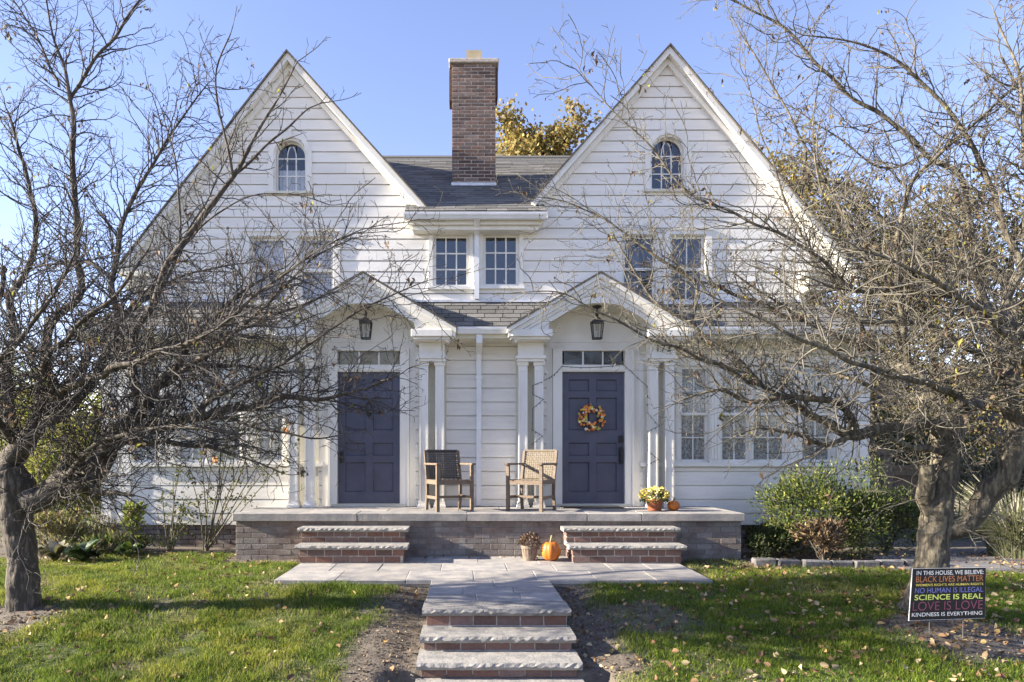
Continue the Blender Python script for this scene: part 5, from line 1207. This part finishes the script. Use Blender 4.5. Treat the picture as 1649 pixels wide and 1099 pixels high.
# left bed: yellow vine, big leaved plants, dry stems
shrub('yellow_vine', 'bright yellow-green trailing plant at the wall foot in the left bed', 'plant', (-4.75, 9.75, .30), (.13, .12, .40), 420, [(.28, .33, .05), (.20, .26, .04), (.34, .36, .08)], .075, 61, clumps=14, stems=8, aspect=.5)
def hosta(label, x, y, n, L_, cols, seed):
    tr.seed(seed); t = thing('hosta', label, 'plant', (x, y, float(gz(x, y))), 'broad-leaved plants in the left bed')
    lm = mk('broad_leaf', cols[0], .5, .2, 8, .2, 40, rnd=.35, col2=cols[1], trans=.2)
    for k in range(n):
        a = 2*math.pi*k/n*2.4+tr.uniform(-.3, .3); l = L_*tr.uniform(.7, 1.2); wd = l*.30; out = Vector((math.cos(a), math.sin(a), 0)); sd_ = Vector((-math.sin(a), math.cos(a), 0)); b = MB(); vs = []; z0 = float(gz(x, y))
        h = tr.uniform(.5, 1.15)
        for i in range(6):
            s = i/5; c = Vector((x, y, z0))+out*(l*s*.75)+Vector((0, 0, l*(h*s*2.0-h*1.45*s*s))); wv = wd*math.sin(math.pi*min(.04+s*.96, .999))**.7
            vs += [tuple(c-sd_*wv+Vector((0, 0, .03*wv/wd))), tuple(c-Vector((0, 0, .02))), tuple(c+sd_*wv+Vector((0, 0, .03*wv/wd)))]
        b.add(vs, [f for i in range(5) for f in ((3*i, 3*i+1, 3*i+4, 3*i+3), (3*i+1, 3*i+2, 3*i+5, 3*i+4))])
        part('broad_leaf', b, lm, t, True)
hosta('dark green broad-leaved plant in the left bed', -5.02, 8.95, 24, .30, [(.035, .06, .025), (.07, .10, .04)], 71)
hosta('half yellowed broad-leaved plant behind the left apple trunk', -5.45, 9.05, 18, .28, [(.16, .16, .06), (.26, .22, .12)], 72)
hosta('small green broad-leaved plant nearest the yellow vine', -4.62, 9.35, 16, .26, [(.06, .10, .04), (.13, .17, .05)], 73)
shrub('perennial', 'straw coloured dying perennials at the left corner of the house', 'plant', (-5.9, 9.9, .12), (.75, .35, .42), 2600, [(.22, .22, .06), (.28, .24, .12), (.14, .16, .05), (.20, .14, .08)], .07, 63, clumps=40, stems=34, aspect=.3, up=.8, hi=.6)
shrub('perennial', 'low green and straw perennials along the left wall', 'plant', (-4.95, 9.7, .02), (.55, .25, .28), 1500, [(.12, .15, .04), (.22, .24, .07), (.24, .19, .11), (.06, .09, .03)], .07, 62, clumps=24, stems=14, aspect=.3, up=.8)
# stemmy bright shrubs past the left corner of the house
for k, (x, y, rx, h, lab) in enumerate(((-6.45, 11.0, .75, 1.7, 'sunlit yellow-green shrub with upright stems left of the house'), (-7.3, 11.9, .8, 2.3, 'taller yellow-green shrub behind the left apple trunk'), (-6.9, 14.0, .9, 3.2, 'tall olive shrub against the left house corner'), (-8.6, 13.0, 1.0, 2.6, 'yellow-green shrub at the left edge'), (-10.2, 15.0, 1.4, 3.4, 'big olive shrub farthest left beyond the lawn'))):
    shrub('hedge_shrub', lab, 'shrub', (x, y, h*.55), (rx, .6, h*.5), 6000, [(.24, .27, .05), (.30, .31, .07), (.16, .20, .04), (.32, .28, .10)], .085, 80+k, clumps=60, stems=30, hi=.45, aspect=.45, up=.3, group='yellow-green shrubs left of the house')
# ------------------------------------------------------------------ fence, neighbour, trees behind
t = thing('board_fence', 'brown board fence with capped posts behind the right shrubs', 'fence', (9.5, 12.6, -.05))
YF = 12.6
for k, xp in enumerate((wx(1426, YF), wx(1426, YF)+2.1, wx(1426, YF)+4.2, wx(1426, YF)+6.3)):
    p = part('post', MB().cbox(xp-.085, xp+.085, YF-.08, YF+.08, -.1, 1.38, .008), M['wood_fence'], t)
    part('post_cap', MB().box(xp-.12, xp+.12, YF-.12, YF+.12, 1.38, 1.415).prism([(xp-.1, 1.415), (xp+.1, 1.415), (xp, 1.50)], 'y', YF-.1, YF+.1), M['wood_fence'], p)
x0 = wx(1400, YF)
part('top_rail', MB().box(x0, x0+8, YF-.07, YF+.06, 1.13, 1.19), M['wood_fence'], t); part('lower_rail', MB().box(x0, x0+8, YF-.045, YF-.02, 1.0, 1.125), M['wood_fence'], t); part('bottom_rail', MB().box(x0, x0+8, YF-.045, YF-.02, .1, .2), M['wood_fence'], t)
k = 0
while k*.15 < 7.9:
    inst('fence_board', cbmesh(.14, .02, 1.12, M['wood_fence'], .003, .003, 3), (x0+.07+k*.15, YF-.005, .56), t); k += 1
t = thing('neighbour_house', 'grey neighbouring house glimpsed beyond the fence at right', 'house', (15, 27, 0))
part('wall', MB().box(11.5, 24, 24, 32, -.1, 2.7), M['nwall'], t)
part('roof', MB().prism([(23.4, 2.65), (28, 5.2), (32.6, 2.65)], 'x', 11.0, 24.5), M['nroof'], t)
xw = wx(1483, 23.95)
w_ = part('window', MB().box(xw-.1, xw+1.25, 23.9, 23.99, .75, 2.1), M['trim'], t)
for i in range(2):
    for j in range(2): part('pane', MB().box(xw+.0+i*.6, xw+.52+i*.6, 23.87, 23.895, .85+j*.6, 1.38+j*.6), M['glassdark'], w_)
def bgtree(label, x, y, h, cr, cols, n, seed, size=.16, bark=None, cat='tree', group='autumn trees behind the house', crown0=.35, name='autumn_tree'):
    tr.seed(seed); g = np.random.default_rng(seed); t = thing(name, label, cat, (x, y, -.05), group); tb = MB(); bm = bark or M['barkL']
    P = [Vector((x+.15*math.sin(i), y, -.1+h*.8*i/8)) for i in range(9)]; tb.tube(P, [h*.022*(1-.1*i) for i in range(9)], 8)
    part('trunk', tb, bm, t, True); Bl = Bundle(4); PL = []
    for k in range(26):
        f = tr.uniform(crown0, .8); p = np.array([x, y, h*f]); a = tr.uniform(0, 6.28); d = unit(np.array([math.cos(a), math.sin(a), tr.uniform(.3, 1.1)])); L_ = cr*tr.uniform(.6, 1.05)*(1.25-f*.5); q = walk(p, d, L_, .35, .12, .03); Bl.strand(q, .06*h/10, .012)
        for w_ in q[1:]:
            for _ in range(3):
                d2 = unit(rnd3()+[0, 0, .3]); q2 = walk(w_, d2, tr.uniform(.3, 1.1), .2, .2, .03); Bl.strand(q2, .016, .005); PL += [v for v in q2[1:]]
    Bl.build('limb', bm, t)
    PL = np.array(PL); idx = g.integers(0, len(PL), n); leafmesh('crown', PL[idx]+g.normal(size=(n, 3))*.22, size, cols, t, None, 0, None, .6, seed=seed)
yel = [(.33, .25, .07), (.27, .19, .06), (.38, .31, .11), (.19, .17, .06)]
olv = [(.17, .16, .07), (.23, .19, .08), (.12, .12, .06), (.28, .24, .09)]
bgtree('golden yellow tree rising behind the roof right of the chimney', wx(866, 24), 24, 15.2, 2.3, yel, 42000, 91, .16)
bgtree('yellow-topped tree behind the right gable slope', wx(1285, 23), 23, 13.4, 3.0, yel+olv, 9000, 92, .16)
for k, (px, y, h, cr, lab) in enumerate(((1400, 22, 11.0, 3.0, 'olive leafed tree right of the gable foot'), (1510, 21, 10.4, 3.0, 'brownish thinning tree behind the right apple tree'), (1625, 20, 10.6, 3.0, 'thinning tree at the right edge of the view'), (1455, 30, 14.5, 3.6, 'distant tall olive tree beyond the fence'), (1740, 24, 10, 3.2, 'olive tree just past the right edge'))):
    bgtree(lab, wx(px, y), y, h, cr, olv+[(.20, .14, .09)], 7500, 94+k, .15, crown0=.08)
shrub('evergreen', 'dark green evergreen bush behind the board fence', 'shrub', (wx(1465, 14.5), 14.5, 1.2), (1.3, .8, 1.1), 4200, [(.03, .05, .02), (.05, .075, .03), (.075, .10, .04)], .09, 121, clumps=44, stems=20, aspect=.3)
shrub('evergreen', 'dark evergreen bush behind the fountain grass', 'shrub', (wx(1610, 12.0), 11.6, .6), (1.2, .6, .9), 3600, [(.04, .06, .025), (.06, .08, .03), (.12, .11, .06)], .08, 122, clumps=40, stems=20, aspect=.3)
# far woods that close the horizon
g = np.random.default_rng(5); PW = []
for k in range(2000):
    a = g.uniform(-3.14, 3.14); R_ = g.uniform(62, 90); c = np.array([R_*math.sin(a), R_*math.cos(a), 0]); hh = g.uniform(3.5, 7.5)
    m_ = 26; q = g.normal(size=(m_, 3))*[1.6, 1.6, hh*.26]; q[:, 2] = np.abs(q[:, 2]+hh*.45); PW.append(c+q)
o = leafmesh('far_woods', np.concatenate(PW), 1.0, [(.12, .11, .06), (.09, .085, .05), (.17, .14, .07), (.07, .075, .045)], None, None, 0, None, .7, 'stuff', seed=6); tag(o, 'far band of brown autumn woods on the horizon')

# ------------------------------------------------------------------ lawn grass and fallen leaves
def grass(n, x0, x1, y0, y1, seed, hmul=1):
    g = np.random.default_rng(seed); x = g.uniform(x0, x1, n); y = y0+(y1-y0)*g.random(n)**1.25
    br = bare(x, y); keep = g.random(n) > br*1.02+.02; keep &= ~((x > -2.1) & (x < 2.7) & (y > 7.33)) & ~((x > -.42) & (x < .95))
    keep &= (np.abs(wx0(x, y)-824) < 1080)
    x, y = x[keep], y[keep]; n = len(x); z = gz(x, y)-.006
    cl = vnoise(x, y, 3.0, 31); cl2 = vnoise(x, y, 9, 32)
    h = (.014+.036*cl+.036*cl2**2)*g.uniform(.5, 1.4, n)*hmul; w_ = g.uniform(.0014, .0032, n)
    a = g.uniform(0, 2*np.pi, n); lean = g.uniform(.1, .95, n)*h; la = g.uniform(0, 2*np.pi, n)
    dx_, dy_ = np.cos(a)*w_, np.sin(a)*w_
    A = np.stack([x-dx_, y-dy_, z], -1); B = np.stack([x+dx_, y+dy_, z], -1); mx_, my_ = x+np.cos(la)*lean*.35, y+np.sin(la)*lean*.35
    C = np.stack([mx_+dx_*.7, my_+dy_*.7, z+h*.6], -1); D = np.stack([mx_-dx_*.7, my_-dy_*.7, z+h*.6], -1); E = np.stack([x+np.cos(la)*lean, y+np.sin(la)*lean, z+h], -1)
    V = np.stack([A, B, C, D, E], 1).reshape(-1, 3); i = np.arange(n)[:, None]*5
    me = bpy.data.meshes.new('lawn_grass'); me.vertices.add(5*n); me.vertices.foreach_set('co', V.reshape(-1))
    li = np.concatenate([i, i+1, i+2, i+3, i+3, i+2, i+4], 1).reshape(-1); me.loops.add(7*n); me.loops.foreach_set('vertex_index', li); me.polygons.add(2*n)
    ls = np.stack([np.arange(n)*7, np.arange(n)*7+4], 1).reshape(-1); me.polygons.foreach_set('loop_start', ls); me.update(calc_edges=True)
    pal = np.array([(.115, .18, .022), (.20, .265, .032), (.075, .13, .018), (.30, .32, .05), (.38, .34, .17)])
    pv = np.clip((vnoise(x, y, .9, 41)*.75+vnoise(x, y, 3.4, 42)*.55+vnoise(x, y, 9, 43)*.3)*1.15-.42+g.normal(size=n)*.16, 0, .999); k = np.where(g.random(n) < .04+.30*sm(.55, .85, vnoise(x, y, 2.3, 44)*.7+vnoise(x, y, 7, 45)*.3), 4, (pv*4).astype(int)); c = pal[k]*g.uniform(.75, 1.25, (n, 1))
    c = np.repeat(np.concatenate([c, np.ones((n, 1))], 1), 5, 0); ca = me.color_attributes.new('Col', 'FLOAT_COLOR', 'POINT'); ca.data.foreach_set('color', c.reshape(-1))
    me.materials.append(M['grass']); o = bpy.data.objects.new('lawn_grass', me); COL.objects.link(o); tag(o, 'short green autumn grass growing over both lawns', kind='stuff')
def wx0(x, y): return 750+x/y*F
grass(980000, -8.2, 8.2, 4.4, 9.6, 77)
g = np.random.default_rng(88); n = 9500; x = g.uniform(-6, 8.5, n); y = 4.7+5*g.random(n)
wgt = .17+.55*(np.hypot((x-4.1)*.8, y-5.8) < 1.1)+.35*(np.hypot(x+3.9, y-6.4) < .8)+.35*((y > 8.1) & (x > 2.6))+.34*(x > .9)+.4*((x < -3) & (y > 9))+.5*((np.hypot(x+.62, y-7.1) < .28))+.5*((x > -.7) & (x < 1.2) & (y > 8.95) & (y < 9.1))
k = (g.random(n) < wgt) & ~((x > -2.1) & (x < 2.7) & (y > 7.3) & (y < 8.93)) & ~((x > -.42) & (x < .95) & (y < 7.4)); x, y = x[k], y[k]
k = ~((x > PX0) & (x < PX1) & (y > 9.1)) & ~((x > -2.2) & (x < -.7) & (y > 8.4)) & ~((x > 1.2) & (x < 2.8) & (y > 8.4)); x, y = x[k], y[k]
zl_ = np.where((x > -2.1) & (x < 2.7) & (y > 7.3), .004, gz(x, y)+.012+.035*(1-bare(x, y))*g.random(len(x)))
o = leafmesh('fallen_leaves', np.stack([x, y, zl_], -1), .050, [(.26, .16, .09), (.34, .24, .14), (.20, .11, .07), (.40, .28, .12), (.15, .10, .07), (.45, .36, .22)], None, M['dryleaf'], 0, np.stack([g.normal(size=len(x)), g.normal(size=len(x)), g.normal(size=len(x))*.22], -1), .75, 'stuff', .5, seed=9, six=True); tag(o, 'dry tan fallen leaves scattered over lawn and bare soil')

# crumbs of bark, straw and broken leaf on the bare soil
g = np.random.default_rng(99); n = 52000; x = g.uniform(-6, 7.5, n); y = 4.7+5.2*g.random(n)**1.2
k = (g.random(n) < bare(x, y)**1.5*.9+.03) & ~((x > -2.1) & (x < 2.7) & (y > 7.33)) & ~((x > -.40) & (x < .93) & (y < 7.4)) & ~((x > PX0) & (x < PX1) & (y > 9.1)); x, y = x[k], y[k]
o = leafmesh('soil_litter', np.stack([x, y, gz(x, y)+.004], -1), .026, [(.17, .12, .085), (.10, .075, .055), (.26, .20, .14), (.07, .055, .045), (.33, .27, .19)], None, M['dryleaf'], 0, np.stack([g.normal(size=len(x)), g.normal(size=len(x)), np.abs(g.normal(size=len(x)))*.3], -1), .45, 'stuff', .4, seed=10); tag(o, 'crumbs of bark and broken leaf on bare soil')
